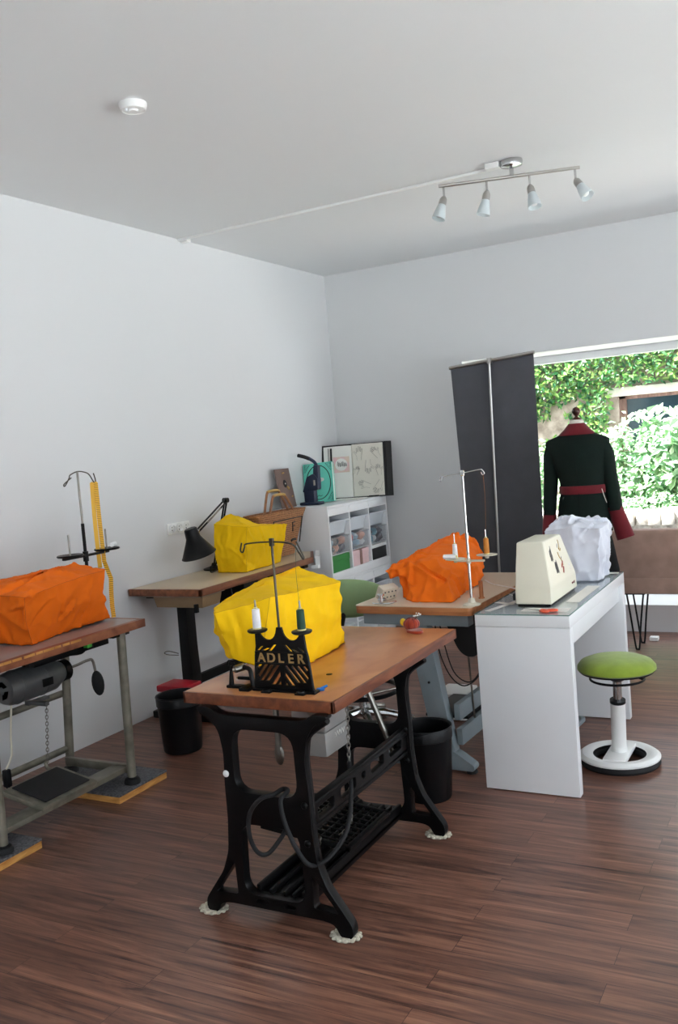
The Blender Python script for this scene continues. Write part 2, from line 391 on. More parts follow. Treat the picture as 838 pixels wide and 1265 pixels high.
def text(s, size, depth=.0008):
    cu = bpy.data.curves.new('tmp', 'FONT'); cu.body = s; cu.size = size; cu.extrude = depth; cu.offset = size*.022; cu.align_x = 'CENTER'; cu.align_y = 'CENTER'
    ob = bpy.data.objects.new('tmp', cu); me = bpy.data.meshes.new_from_object(ob)
    bpy.data.objects.remove(ob); bpy.data.curves.remove(cu)
    return me

def rnd_poly(pts, r, n=4):
    """round the corners of a 2-D polygon; r may be one number or one per corner"""
    out = []; L = len(pts)
    for i, p in enumerate(pts):
        p = Vector(p); a = Vector(pts[i-1]); b = Vector(pts[(i+1) % L]); q = r[i] if isinstance(r, (list, tuple)) else r
        if q <= 0: out.append(tuple(p)); continue
        d1 = min(q, (a-p).length*.49); d2 = min(q, (b-p).length*.49)
        A = p+(a-p).normalized()*d1; B = p+(b-p).normalized()*d2
        for k in range(n+1):
            t = k/n; out.append(tuple(A*(1-t)**2+p*2*t*(1-t)+B*t*t))
    return out

def slab(outer, holes, depth, bev=0):
    """like plate() with square arrises, filled directly"""
    bm = bmesh.new(); edges = []
    for poly in [outer]+holes:
        vs = [bm.verts.new((p[0], p[1], -depth/2)) for p in poly]
        edges += [bm.edges.new((vs[i], vs[(i+1) % len(vs)])) for i in range(len(vs))]
    bmesh.ops.triangle_fill(bm, use_beauty=True, use_dissolve=False, edges=edges)
    r = bmesh.ops.extrude_face_region(bm, geom=bm.faces[:])
    for v in r['geom']:
        if isinstance(v, bmesh.types.BMVert): v.co.z += depth
    bmesh.ops.recalc_face_normals(bm, faces=bm.faces[:])
    if bev:
        rim = [e for e in bm.edges if len(e.link_faces) == 2 and e.calc_face_angle(0) > 1.2 and abs(e.verts[0].co.z-e.verts[1].co.z) < 1e-5]
        bmesh.ops.bevel(bm, geom=rim, offset=bev, segments=2, profile=.6, affect='EDGES', clamp_overlap=True)
    me = bpy.data.meshes.new('tmp'); bm.to_mesh(me); bm.free(); return me

XZ = Matrix(((1, 0, 0, 0), (0, 0, -1, 0), (0, 1, 0, 0), (0, 0, 0, 1)))      # XY plate stood up facing -Y
YZ = Matrix(((0, 0, 1, 0), (1, 0, 0, 0), (0, 1, 0, 0), (0, 0, 0, 1)))       # XY plate stood up facing +X

def E(name, label, cat, loc, rz=0, group=None):
    o = bpy.data.objects.new(name, None); C.objects.link(o); o.empty_display_size = .1
    o.location = loc; o.rotation_euler = (0, 0, rz); o['label'] = label; o['category'] = cat
    if group: o['group'] = group
    return o

def tag(o, label, cat, group=None, kind=None):
    o['label'] = label; o['category'] = cat
    if group: o['group'] = group
    if kind: o['kind'] = kind
    return o

def struct(o, label=None):
    o['kind'] = 'structure'
    if label: o['label'] = label
    return o

def dup(root, loc, rz, label, group=None):
    r = root.copy(); C.objects.link(r); r.location = loc; r.rotation_euler = (0, 0, rz); r['label'] = label
    if group: r['group'] = group
    for ch in list(root.children):
        c = ch.copy(); C.objects.link(c); c.parent = r
        for g in list(ch.children):
            d = g.copy(); C.objects.link(d); d.parent = c
    return r

def drape(rings, m, name, n=20, amp=.008, seed=0, smooth=2, parent=None, seams=True, folds=34):
    """loose cloth over a block: rings of points from hem to ridge, subdivided, softened and creased"""
    bm = bmesh.new(); K = len(rings[0]); grid = []
    R = [[Vector(p) for p in r] for r in rings]
    for i in range(len(R)-1):
        for t in range(n+(1 if i == len(R)-2 else 0)):
            f = t/n; row = []
            for j in range(K):
                for u in range(n):
                    g = u/n
                    a = R[i][j].lerp(R[i][(j+1) % K], g); b = R[i+1][j].lerp(R[i+1][(j+1) % K], g)
                    row.append(a.lerp(b, f))
            grid.append(row)
    V = [[bm.verts.new(p) for p in row] for row in grid]; W = K*n
    for a, b in zip(V, V[1:]):
        for k in range(W):
            try: bm.faces.new((a[k], a[(k+1) % W], b[(k+1) % W], b[k]))
            except ValueError: pass
    ridge = V[-1]
    for k in range(1, W//2):          # close the ridge if it is open
        try: bm.faces.new((ridge[k-1], ridge[k], ridge[W-1-k], ridge[W-k if k > 1 else 0]))
        except ValueError: pass
    bmesh.ops.remove_doubles(bm, verts=bm.verts[:], dist=.0006)
    bmesh.ops.recalc_face_normals(bm, faces=bm.faces[:])
    inner = [v for v in bm.verts if not v.is_boundary]
    for _ in range(smooth): bmesh.ops.smooth_vert(bm, verts=inner, factor=.35, use_axis_x=True, use_axis_y=True, use_axis_z=True)
    bm.normal_update(); z0 = min(v.co.z for v in bm.verts); z9 = max(v.co.z for v in bm.verts); off = {}
    def ridge_n(p, k): return abs(noise.noise(p))**k
    for v in bm.verts:
        c = v.co
        sh = Vector((seed*7.1, seed*3.3, seed*1.7))
        w = noise.noise_vector(c*4+sh)*.05          # warped lookup: folds wander
        p = (c+w)*6+sh; q = Vector(((c.x+w.x)*17, (c.y+w.y)*17, (c.z+w.z)*7))+sh*2
        a = .55-1.6*ridge_n(p, .62); b2 = .5-1.5*ridge_n(q, .6); d = noise.noise(c*26)
        low = 1+.8*max(0, 1-(c.z-z0)/max(.001, (z9-z0)*.55))
        off[v] = v.normal*amp*low*(a+b2*.6+d*.16-.25)
    # pressed and gathered folds: short wandering creases, mostly running down the cloth
    cr_ = random.Random(seed*31+5); live = [v for v in bm.verts if not v.is_boundary]
    for _ in range(folds):
        v0 = cr_.choice(live); nrm = v0.normal
        dn_ = Vector((0, 0, -1))-nrm*nrm.dot(Vector((0, 0, -1)))
        if dn_.length < .3: dn_ = nrm.orthogonal()
        dr = (Matrix.Rotation(cr_.gauss(0, .55), 3, nrm) @ dn_).normalized(); sd = nrm.cross(dr)
        ln_ = cr_.uniform(.05, .14); w_ = cr_.uniform(.007, .016); dp = amp*cr_.uniform(.6, 1.5)*cr_.choice((1, 1, -1)); bend = cr_.uniform(-2.5, 2.5)
        for v in live:
            e = v.co-v0.co; t = e.dot(dr)
            if abs(t) > ln_ or abs(e.dot(nrm)) > .08: continue
            x = (e.dot(sd)-bend*t*t)/w_
            if -4 < x < 5: off[v] = off[v]+v.normal*dp*(math.exp(-x*x)-.8*math.exp(-(x-1.7)**2))*(1-(t/ln_)**2)
    for v in bm.verts:
        v.co += off[v]
        if v.co.z < z0: v.co.z = z0
    lines = []
    if seams:
        row = [v.co+v.normal*.0008 for v in V[2*n] if v.is_valid]
        lines.append((row, True))
        lines.append(([r[n*2].co+r[n*2].normal*.0008 for r in V[:2*n+1] if r[n*2].is_valid], False))
    lines = [([Vector(p) for p in l], c) for l, c in lines]
    s = MB(); s.bm.free(); s.bm = bm
    oo = Vector(((min(v.co.x for v in bm.verts)+max(v.co.x for v in bm.verts))/2, (min(v.co.y for v in bm.verts)+max(v.co.y for v in bm.verts))/2, z0))
    o = s.o(name, m, parent, smooth=34)
    md = o.modifiers.new('thickness', 'SOLIDIFY'); md.thickness = .0018; md.offset = -1
    if seams:
        t = MB()
        for l, c in lines: t.tube(l, .0009, 5, c)
        t.o('seam', m+'_seam', o)
    return o

def chain(a, b, link=.02, r=.0016):
    """oval links strung from a to b along a slightly sagging line"""
    a, b = Vector(a), Vector(b); d = b-a; n = max(2, int(d.length/(link*.72))); s = MB(); t = d.normalized(); u = t.orthogonal().normalized(); w = t.cross(u)
    for i in range(n):
        c = a+d*((i+.5)/n); x = u if i % 2 else w
        s.tube([c+t*math.cos(q)*link/2+x*math.sin(q)*link*.28 for q in [2*PI*k/10 for k in range(10)]], r, 5, True)
    return s

def leaves(s, pts_fn, n, size, rr, tilt=1.0):
    for _ in range(n):
        p, nor = pts_fn(); L = size*rr.uniform(.6, 1.3); w = L*rr.uniform(.4, .62)
        nor = (Vector(nor)+Vector((rr.uniform(-1, 1), rr.uniform(-1, 1), rr.uniform(-1, 1)))*tilt).normalized()
        u = nor.orthogonal().normalized(); u = Matrix.Rotation(rr.uniform(0, 6.28), 3, nor) @ u; v = nor.cross(u)
        P = Vector(p); f = nor*L*.12
        b = s.bm
        A = b.verts.new(P); B = b.verts.new(P+u*L*.35+v*w*.5+f); T = b.verts.new(P+u*L); D = b.verts.new(P+u*L*.35-v*w*.5+f)
        m1 = b.verts.new(P+u*L*.5)
        b.faces.new((A, B, m1)); b.faces.new((B, T, m1)); b.faces.new((T, D, m1)); b.faces.new((D, A, m1))
# ================================================================== camera and light
cam = bpy.data.cameras.new('camera'); co = bpy.data.objects.new('camera', cam); C.objects.link(co)
yaw, pit, rol, foc = -.497937, .0718256, .0817373, 1127.28
cy, sy, cp, sp = math.cos(yaw), math.sin(yaw), math.cos(pit), math.sin(pit)
fw = Vector((sy*cp, cy*cp, -sp)); rt = Vector((cy, -sy, 0)); dn = fw.cross(rt)
r2 = math.cos(rol)*rt+math.sin(rol)*dn; d2 = -math.sin(rol)*rt+math.cos(rol)*dn
mx = Matrix((r2, -d2, -fw)).transposed().to_4x4(); mx.translation = (0, 0, 1.55)
co.matrix_world = mx
cam.sensor_fit = 'HORIZONTAL'; cam.sensor_width = 36; cam.lens = foc*36/838; cam.clip_end = 200
sc = bpy.context.scene; sc.camera = co
sc.view_settings.view_transform = 'Standard'; sc.view_settings.look = 'None'; sc.view_settings.gamma = 1
sc.view_settings.use_curve_mapping = False; sc.view_settings.exposure = 1.45
cyc = sc.cycles; cyc.use_denoising = True; cyc.max_bounces = 10; cyc.diffuse_bounces = 6; cyc.transparent_max_bounces = 16
cyc.sample_clamp_indirect = 6; cyc.caustics_reflective = False; cyc.caustics_refractive = False

wd = bpy.data.worlds.new('sky'); sc.world = wd; wd.use_nodes = True
bg = wd.node_tree.nodes['Background']; bg.inputs['Color'].default_value = (.84, .92, 1, 1); bg.inputs["Strength"].default_value = 1.5
sl = bpy.data.lights.new('sun', 'SUN'); sl.energy = 18.0; sl.angle = .01; sl.color = (1, .985, .96)
so = bpy.data.objects.new('sun', sl); C.objects.link(so)
so.rotation_euler = Vector((.5, .2, -1)).to_track_quat('-Z', 'Y').to_euler(); so.location = (-3, -4, 9)

def portal(loc, rot, sx, sy_):
    l = bpy.data.lights.new('window_portal', 'AREA'); l.shape = 'RECTANGLE'; l.size = sx; l.size_y = sy_; l.cycles.is_portal = True
    o = bpy.data.objects.new('window_portal', l); C.objects.link(o); o.location = loc; o.rotation_euler = rot

# ================================================================== room shell
XL, XR, YB, YF, ZC = -3.71, 2.5, 6.9, -2.4, 2.985
WX0, WX1, WZ0, WZ1 = -2.54, 1.9, .2, 2.135
struct(MB().box((XL-.3, YF-.3, -.2), (XR+.3, YB+.3, 0)).o('floor', 'floor', smooth=0))
struct(MB().box((XL-.3, YF-.3, ZC), (XR+.3, YB+.56, ZC+.25)).o('ceiling', 'ceil', smooth=0))
struct(MB().box((XL-.3, YF-.3, 0), (XL, YB+.3, ZC)).o('wall_left', 'wall', smooth=0))
struct(MB().box((XL, YB, 0), (WX0, YB+.56, ZC)).box((WX1, YB, 0), (XR, YB+.56, ZC)).box((WX0, YB, WZ1), (WX1, YB+.56, ZC))
       .box((WX0, YB, 0), (WX1, YB+.56, WZ0)).o('wall_back', 'wall', smooth=0))
RY0, RY1, RZ0, RZ1 = -.6, 5.6, .3, 2.45
struct(MB().box((XR, YF, 0), (XR+.25, RY0, ZC)).box((XR, RY1, 0), (XR+.25, YB, ZC)).box((XR, RY0, RZ1), (XR+.25, RY1, ZC))
       .box((XR, RY0, 0), (XR+.25, RY1, RZ0)).o('wall_right', 'wall', smooth=0))
FX0, FX1, FZ0, FZ1 = -.6, 1.9, .3, 2.45
struct(MB().box((XL, YF-.25, 0), (FX0, YF, ZC)).box((FX1, YF-.25, 0), (XR, YF, ZC)).box((FX0, YF-.25, FZ1), (FX1, YF, ZC)).box((FX0, YF-.25, 0), (FX1, YF, FZ0)).o('wall_front', 'wall', smooth=0))

def window(name, frame_boxes, pane_boxes):
    w = MB()
    for a, b in frame_boxes: w.box(a, b, .006)
    f = struct(w.o(name, 'white_paint'))
    p = MB()
    for a, b in pane_boxes: p.box(a, b)
    p.o('window_pane', 'glass_pane', f, smooth=0)
    return f
fy0, fy1 = YB+.46, YB+.53
window('window_1', [((WX0, fy0, WZ1-.06), (WX1, fy1, WZ1)), ((WX0, fy0, WZ0), (WX1, fy1, WZ0+.06)), ((WX0, fy0, WZ0), (WX0+.06, fy1, WZ1)),
       ((WX1-.06, fy0, WZ0), (WX1, fy1, WZ1)), ((.2, fy0, WZ0), (.27, fy1, WZ1))], [((WX0+.05, YB+.49, WZ0+.05), (WX1-.05, YB+.496, WZ1-.05))])
window('window_2', [((XR+.1, RY0, RZ0), (XR+.16, RY1, RZ0+.06)), ((XR+.1, RY0, RZ1-.06), (XR+.16, RY1, RZ1)), ((XR+.1, RY0, RZ0), (XR+.16, RY0+.06, RZ1)),
       ((XR+.1, RY1-.06, RZ0), (XR+.16, RY1, RZ1)), ((XR+.1, 2.45, RZ0), (XR+.16, 2.55, RZ1))], [((XR+.12, RY0+.05, RZ0+.05), (XR+.126, RY1-.05, RZ1-.05))])
window('window_3', [((FX0, YF-.16, FZ0), (FX1, YF-.1, FZ0+.06)), ((FX0, YF-.16, FZ1-.06), (FX1, YF-.1, FZ1)), ((FX0, YF-.16, FZ0), (FX0+.06, YF-.1, FZ1)), ((FX1-.06, YF-.16, FZ0), (FX1, YF-.1, FZ1)), ((.6, YF-.16, FZ0), (.7, YF-.1, FZ1))],
       [((FX0+.05, YF-.126, FZ0+.05), (FX1-.05, YF-.12, FZ1-.05))])
portal(((FX0+FX1)/2, YF-.3, (FZ0+FZ1)/2), (PI/2, 0, 0), FX1-FX0, FZ1-FZ0)
portal(((WX0+WX1)/2, YB+.62, (WZ0+WZ1)/2), (-PI/2, 0, 0), WX1-WX0, WZ1-WZ0)
portal((XR+.3, (RY0+RY1)/2, (RZ0+RZ1)/2), (0, PI/2, 0), RZ1-RZ0, RY1-RY0)

# ================================================================== outdoors
struct(MB().box((-9, YB+.57, -.3), (9, 16, -.12)).o('ground', 'ground', smooth=0))
struct(MB().box((XR+.26, -9, -.3), (14, YB+.27, -.12)).o('ground', 'ground', smooth=0))
struct(MB().box((-9, -12, -.3), (XR+.26, YF-.26, -.12)).o('ground', 'ground', smooth=0))
FY = 11.0
b = E('neighbouring_building', 'weathered rendered house wall across the garden, covered in ivy', 'building', (-1.6, FY+.2, -.12))
MB().box((-9, FY, -.12), (-2.16, FY+3, 2.8)).box((-.95, FY, -.12), (6, FY+3, 2.8)).box((-2.16, FY, 1.90), (-.95, FY+3, 2.8)).box((-2.16, FY, -.12), (-.95, FY+3, 1.15)).box((-2.16, FY+.5, 1.15), (-.95, FY+3, 1.9)).o('facade', 'render_wall', b, 0)
MB().box((-9.1, FY-.12, 2.8), (6.1, FY+3.1, 2.92), .01).o('flat_roof', 'concrete', b)
MB().box((-2.3, FY-.06, 1.86), (-.8, FY+.1, 1.96), .01).o('lintel', 'concrete', b)
MB().box((-2.16, FY+.05, 1.15), (-2.08, FY+.14, 1.9), .008).box((-1.48, FY+.05, 1.15), (-1.40, FY+.14, 1.9), .008).box((-1.03, FY+.05, 1.15), (-.95, FY+.14, 1.9), .008)\
    .box((-2.16, FY+.05, 1.82), (-.95, FY+.14, 1.9), .008).o('window_frame', 'old_wood', b)
MB().box((-2.1, FY+.09, 1.2), (-1.0, FY+.1, 1.84)).o('pane', 'dark_glass', b, 0)
s = MB(); rr = random.Random(3)
def ivy_pt():
    while True:
        x = rr.uniform(-4.6, .6); z = .9+1.95*rr.random()**.8
        d = noise.noise(Vector((x*1.3, z*1.6, 3)))+.35*noise.noise(Vector((x*4, z*4, 9)))
        if z < 1.98 and -2.25 < x < -.85: continue
        if d > -.02 - (z-1.6)*.5 - (.32 if x < -2.25 else .08): return (x, FY-.02-.14*rr.random()*(1+d), z), (0, -1, .5)
leaves(s, ivy_pt, 13000, .072, rr, .9)
tag(s.o('ivy', 'ivy', smooth=0), 'thick sunlit ivy hanging over the upper part of the house wall', 'ivy', kind='stuff')
wl = MB(); rr = random.Random(5)
wl.box((-5, 8.3, -.12), (4, 8.65, .66), .03)
for zz in (-.1, .15, .4):
    for i in range(60):
        x = -5+i*.15+rr.uniform(-.03, .03)+zz*.3
        wl.box((x, 8.26+rr.uniform(0, .04), zz+.005), (x+.142, 8.4, zz+.24), .01)
for i in range(80):
    x = -5+i*.112+rr.uniform(-.02, .02)
    wl.box((x, 8.22+rr.uniform(0, .05), .64), (x+.105, 8.7, .75+rr.uniform(-.01, .03)), .009)
tag(wl.o('stone_wall', 'stone'), 'low pale rough stone wall in front of the flower bed', 'wall')
def shrub(x, y, h, w, n, size, label, seed, spiky=0):
    rr = random.Random(seed)
    e = E('garden_shrub', label, 'shrub', (x, y, -.12), 0, 'shrubs in the flower bed behind the stone wall')
    s = MB(); f = MB()
    for k in range(9):
        a = rr.uniform(0, 6.28); d = w*.5*rr.random(); top = Vector((x+math.cos(a)*d, y+math.sin(a)*d*.6, -.12+h*rr.uniform(.75, 1)))
        base = Vector((x+math.cos(a)*d*.3, y+math.sin(a)*d*.2, -.12)); mid = base.lerp(top, .5)+Vector((rr.uniform(-.05, .05), 0, 0))
        ln = crom([base, mid, top], 5); s.tube(ln, [.012*(1-i/len(ln)*.8) for i in range(len(ln))], 5)
        m = n//9
        def pf():
            t = rr.uniform(.25, 1)
            p = ln[min(int(t*len(ln)), len(ln)-1)]
            q = Vector((rr.gauss(0, 1), rr.gauss(0, .6), rr.gauss(0, .5)))*w*.2*(1.15-t*.5)
            return p+q, (q.x, q.y-.6, .7)
        leaves(f, pf, m, size, rr, .5+spiky)
    s.o('stem', 'stem', e); f.o('foliage', 'shrub', e, 0)
SH = [(-3.45, 9.7, 1.35, .9, 'pale shrub at the left end of the flower bed, half behind the banner'), (-2.85, 9.9, 1.5, .9, 'bushy pale shrub seen between banner and mannequin shoulder'),
      (-2.25, 9.6, 1.45, .8, 'pale shrub directly behind the dressed mannequin'), (-1.85, 9.45, 1.6, .75, 'tall leafy shrub just right of the mannequin, below the old window'),
      (-1.4, 9.3, 1.75, .7, 'tallest large-leaved shrub reaching up before the old window'), (-1.0, 9.5, 1.55, .8, 'pale shrub at the right edge of the view'),
      (-1.75, 9.12, .95, .5, 'low fine-leaved plant by the stone wall, right of the mannequin'), (-1.2, 9.1, .95, .5, 'low fine-leaved plant by the stone wall, at the right edge')]
for i, (x, y, h, w, lb) in enumerate(SH):
    shrub(x, y, h, w, 2600, .066 if y > 9.2 and i != 4 else (.12 if i == 4 else .05), lb, 40+i)
# ================================================================== ceiling and wall fittings
t = E('smoke_detector', 'white round smoke detector on the ceiling', 'smoke detector', (-2.41, 2.985, ZC))
MB().lathe([(0, ZC-.001), (.056, ZC-.001), (.056, ZC-.012), (.05, ZC-.028), (.045, ZC-.03), (.043, ZC-.027), (.02, ZC-.027), (.018, ZC-.034), (0, ZC-.035)], (-2.41, 2.985, 0)).o('housing', 'white_plastic', t)
MB().cyl((-2.42, 2.955, ZC-.037), (-2.42, 2.955, ZC-.028), .006).o('test_button', 'white_paint', t)

t = E('cable_channel', 'thin white cable channel crossing the ceiling to the spotlight bar', 'cable channel', (-2.6, 4.93, ZC))
MB().box((XL+.001, 4.915, ZC-.014), (-1.55, 4.937, ZC), .003).o('channel', 'white_plastic', t)
MB().box((XL+.001, 4.94, ZC-.022), (XL+.06, 4.985, ZC), .004).o('junction_piece', 'white_plastic', t)

lx, ly, la = -1.455, 4.86, math.atan2(.211, .681)
t = E('spotlight_bar', 'brushed nickel ceiling bar with four white glass spotlights', 'ceiling lamp', (lx, ly, ZC), la)
ca, sa = math.cos(la), math.sin(la)
def L(u, v, z): return (lx+u*ca-v*sa, ly+u*sa+v*ca, z)
MB().lathe([(0, ZC), (.052, ZC), (.054, ZC-.012), (.05, ZC-.03), (.03, ZC-.036), (0, ZC-.037)], L(0.02, 0, 0), mtx=Matrix.Diagonal((1.15, 1, 1, 1))).o('ceiling_rose', 'chrome', t)
MB().box((L(.02, 0, 0)[0]-.01, L(.02, 0, 0)[1]-.01, ZC-.085), (L(.02, 0, 0)[0]+.01, L(.02, 0, 0)[1]+.01, ZC-.03), .002).o('bracket', 'chrome', t)
MB().tube([L(-.37, 0, 2.90), L(.37, 0, 2.90)], .0085, 12).o('rail', 'nickel', t)
MB().box(L(-.12, .0, 2.955), L(-.03, .03, 2.985), .004).o('terminal_block', 'white_plastic', t)
for u, d in ((-.345, (-.25, -.28, -1)), (-.115, (-.22, -.1, -1)), (.11, (.22, -.2, -1)), (.345, (.62, -.28, -1))):
    p = Vector(L(u, 0, 2.895)); q = p+Vector((0, 0, -.055)); d = Vector(d).normalized()
    MB().tube([p, q], .006, 10).ball(q, .009).o('arm', 'chrome', t)
    R = d.to_track_quat('Z', 'Y').to_matrix().to_4x4()
    h = MB().lathe([(0, 0), (.012, .0), (.019, .012), (.021, .03), (.021, .045), (0, .045)], q, mtx=R).o('lamp_holder', 'nickel', t)
    MB().lathe([(.02, .043), (.024, .06), (.033, .10), (.037, .125), (.035, .125), (.031, .10), (.022, .06), (.018, .045)], q, 24, R).o('glass_shade', 'shade_glass', h)
    MB().lathe([(0, .04), (.012, .05), (.02, .08), (.021, .1), (.014, .113), (0, .117)], q, 16, R).o('bulb', 'white_plastic', h)

t = E('wall_socket', 'white triple wall socket beside the black desk lamp', 'wall socket', (XL, 4.64, 1.075))
MB().box((XL, 4.53, 1.078), (XL+.010, 4.755, 1.148), .003).o('socket_plate', 'white_plastic', t)
for y in (4.57, 4.642, 4.714):
    m = Matrix.Rotation(PI/2, 4, 'Y')
    s = MB().lathe([(.029, .009), (.029, .024), (.0225, .026), (.021, .0105), (0, .0105)], (XL, y, 1.113), 24, m).o('socket_insert', 'white_plastic', t)
    MB().cyl((XL+.0095, y, 1.103), (XL+.0125, y, 1.103), .0045).cyl((XL+.0095, y, 1.123), (XL+.0125, y, 1.123), .0045).o('contact_hole', 'black_matte', s)

# ================================================================== left industrial sewing table
t = E('sewing_table', 'grey-topped industrial sewing table on steel tube legs along the left wall', 'table', (-3.22, 2.85, 0))
MB().box((-3.52, 2.2, .763), (-2.965, 3.345, .801), .003).o('tabletop', 'lam_grey', t)
MB().box((-2.966, 2.2, .7625), (-2.935, 3.36, .8015), .003).o('wooden_edge', 'edge_worn', t, label='chipped brown wooden front edge')
MB().box((-3.52, 3.344, .7625), (-2.966, 3.36, .8015), .003).o('wooden_edge', 'edge_worn', t, label='brown wooden end edge')
e = MB()
rr = random.Random(2); y = 2.2
while y < 2.93:
    q = rr.uniform(.02, .06); e.box((-2.9362, y, .789), (-2.9345, y+q, .7995), .0004); y += q+rr.uniform(.0, .012)
e.o('chipped_strip', 'pine', t, label='pale chipped strip where the edging has worn off')
LG = [(-2.97, 3.20), (-3.40, 3.235), (-2.97, 2.43), (-3.40, 2.43)]
for x, y in LG:
    top = (x+(.01 if x > -3.2 else .04), y+(-.0 if y < 3 else .01), .763)
    l = MB().tube([(x, y, .075), top], .021, 18).o('leg', 'leg_metal', t)
    MB().lathe([(0, .043), (.038, .043), (.039, .055), (.033, .066), (.016, .068), (.014, .085), (0, .085)], (x, y, 0), 20).o('rubber_foot', 'rubber', l)
MB().box((-3.40, 3.15, .748), (-2.95, 3.26, .763), .004).o('top_bracket', 'black_paint', t)
MB().tube([(-3.4, 2.43, .441), (-3.4, 3.235, .441)], .017, 14).o('rail', 'leg_metal', t)
MB().tube([(-3.4, 2.43, .163), (-3.4, 3.235, .163)], .017, 14).o('rail', 'leg_metal', t)
for y in (3.215, 2.43):
    MB().box((-3.40, y-.012, .085), (-2.97, y+.012, .125), .004).o('stretcher', 'leg_metal', t)
MB().box((-3.09, 2.43, .095), (-2.995, 3.205, .118), .003).o('treadle_bar', 'leg_metal', t)
R = Matrix.Rotation(math.radians(11), 3, 'Y')
p = MB().box((-3.235, 2.665, .128), (-2.985, 2.995, .156), .012, R).o('treadle', 'leg_metal', t)
MB().box((-3.207, 2.70, .157), (-3.003, 2.965, .163), .003, R).o('rubber_mat', 'rubber', p)
MB().tube([(-3.22, 2.94, .172), (-3.25, 2.95, .178), (-3.262, 2.955, .195), (-3.255, 2.96, .205)], .009, 8).o('chain_hook', 'leg_metal', p)
# motor
mc, ax = Vector((-3.2, 2.70, .612)), Vector((0, 1, 0)); R = ax.to_track_quat('Z', 'Y').to_matrix().to_4x4()
mo = MB().lathe([(0, 0), (.045, 0), (.062, .008), (.072, .03), (.075, .06), (.077, .062), (.077, .068), (.075, .07), (.075, .20), (.077, .202), (.077, .208), (.075, .21), (.072, .28), (.05, .33), (.035, .36), (0, .36)], mc, 32, R).o('motor', 'motor_grey', t)
v = MB()
for k in range(3):
    a0 = k*2.094+.4
    pts = [(mc.x+math.cos(a)*r, mc.y-.002-(r<.05)*0, mc.z+math.sin(a)*r) for r, aa in ((.018, (0.25, 1.6)), (.043, (1.75, .1))) for a in (a0+aa[0], a0+(aa[0]+aa[1])/2, a0+aa[1])]
    v.bm.faces.new([v.bm.verts.new(Vector(q)) for q in pts])
bmesh.ops.solidify(v.bm, geom=v.bm.faces[:], thickness=.003)
v.o('vent_opening', 'black_matte', mo)
MB().cyl((-3.2, 3.04, .612), (-3.2, 3.075, .612), .05, .05, 24).cyl((-3.2, 3.06, .612), (-3.2, 3.1, .612), .014).o('belt_pulley', 'black_paint', mo)
MB().box((-3.122, 2.86, .59), (-3.118, 2.92, .625), .001).o('name_plate', 'black_paint', mo)
MB().box((-3.21, 2.83, .66), (-3.19, 2.98, .763), .004).box((-3.28, 2.80, .735), (-3.05, 3.12, .762), .004).box((-3.065, 2.74, .712), (-3.03, 3.20, .745), .003).o('motor_bracket', 'black_paint', t)
MB().box((-3.25, 2.86, .502), (-3.12, 2.885, .52), .004).box((-3.25, 2.86, .498), (-3.222, 2.985, .513), .003).o('clutch_lever', 'motor_grey', mo)
chain((-3.235, 2.975, .495), (-3.255, 2.962, .205), .021, .0019).o('chain', 'steel', t)
MB().tube(crom([(-3.18, 3.02, .70), (-3.16, 3.14, .68), (-3.14, 3.16, .71), (-3.13, 3.17, .735)]), .012, 8).o('cast_arm', 'black_paint', t)
MB().box((-3.35, 3.03, .722), (-3.0, 3.07, .745), .004).o('slide_rail', 'black_matte', t)
MB().box((-3.01, 3.015, .735), (-2.985, 3.045, .7625), .002).o('green_tag', 'green_sticker', t)
MB().tube(crom([(-3.2, 3.02, .61), (-3.15, 3.09, .628), (-3.12, 3.14, .642), (-3.11, 3.165, .635), (-3.105, 3.172, .57)], 5), .0065, 10).o('knee_lever', 'steel', t)
MB().ball((-3.1, 3.175, .525), .062, (.4, .52, 1.0), 20, Matrix.Rotation(.15, 3, 'X')).o('knee_pad', 'rubber', t)
c = MB().tube(crom([(-3.22, 2.76, .535), (-3.25, 2.765, .40), (-3.26, 2.765, .30), (-3.28, 2.745, .24)]), .0045, 8).o('power_cord', 'cream', t, label='cream power cord with black plug')
MB().box((-3.295, 2.73, .16), (-3.265, 2.76, .24), .008).cyl((-3.288, 2.745, .14), (-3.288, 2.745, .165), .003).cyl((-3.272, 2.745, .14), (-3.272, 2.745, .165), .003).o('plug', 'black_plastic', c)

for (y0, y1, lb) in ((3.055, 3.395, 'carpet-topped pine board under the far legs of the left table'), (2.25, 2.585, 'carpet-topped pine board at the left edge under the near leg')):
    t = E('carpeted_board', lb, 'board', (-3.19, (y0+y1)/2, 0), 0, 'boards under the sewing table legs')
    MB().box((-3.47, y0, 0), (-2.925, y1, .030), .002).o('board', 'pine', t)
    MB().box((-3.47, y0-.002, .030), (-2.922, y1+.002, .0415), .004).o('carpet_top', 'carpet', t)

rings = [[(-3.42, 2.76, .803), (-3.2, 2.74, .803), (-3.06, 2.77, .803), (-3.115, 2.98, .803), (-3.10, 3.30, .812), (-3.25, 3.34, .803), (-3.42, 3.3, .803), (-3.45, 3.0, .803)],
         [(-3.40, 2.70, .93), (-3.2, 2.68, .93), (-3.02, 2.71, .92), (-3.03, 2.95, .92), (-3.05, 3.22, .95), (-3.22, 3.27, .93), (-3.4, 3.25, .93), (-3.44, 2.97, .93)],
         [(-3.35, 2.64, 1.05), (-3.15, 2.64, 1.05), (-2.97, 2.675, 1.030), (-3.0, 2.93, 1.05), (-3.045, 3.25, 1.060), (-3.2, 3.26, 1.075), (-3.35, 3.23, 1.07), (-3.38, 2.95, 1.07)],
         [(-3.14, 2.80, 1.085), (-3.12, 2.80, 1.085), (-3.10, 2.80, 1.085), (-3.11, 2.93, 1.10), (-3.24, 3.21, 1.088), (-3.25, 3.21, 1.09), (-3.26, 3.21, 1.088), (-3.14, 2.93, 1.098)]]
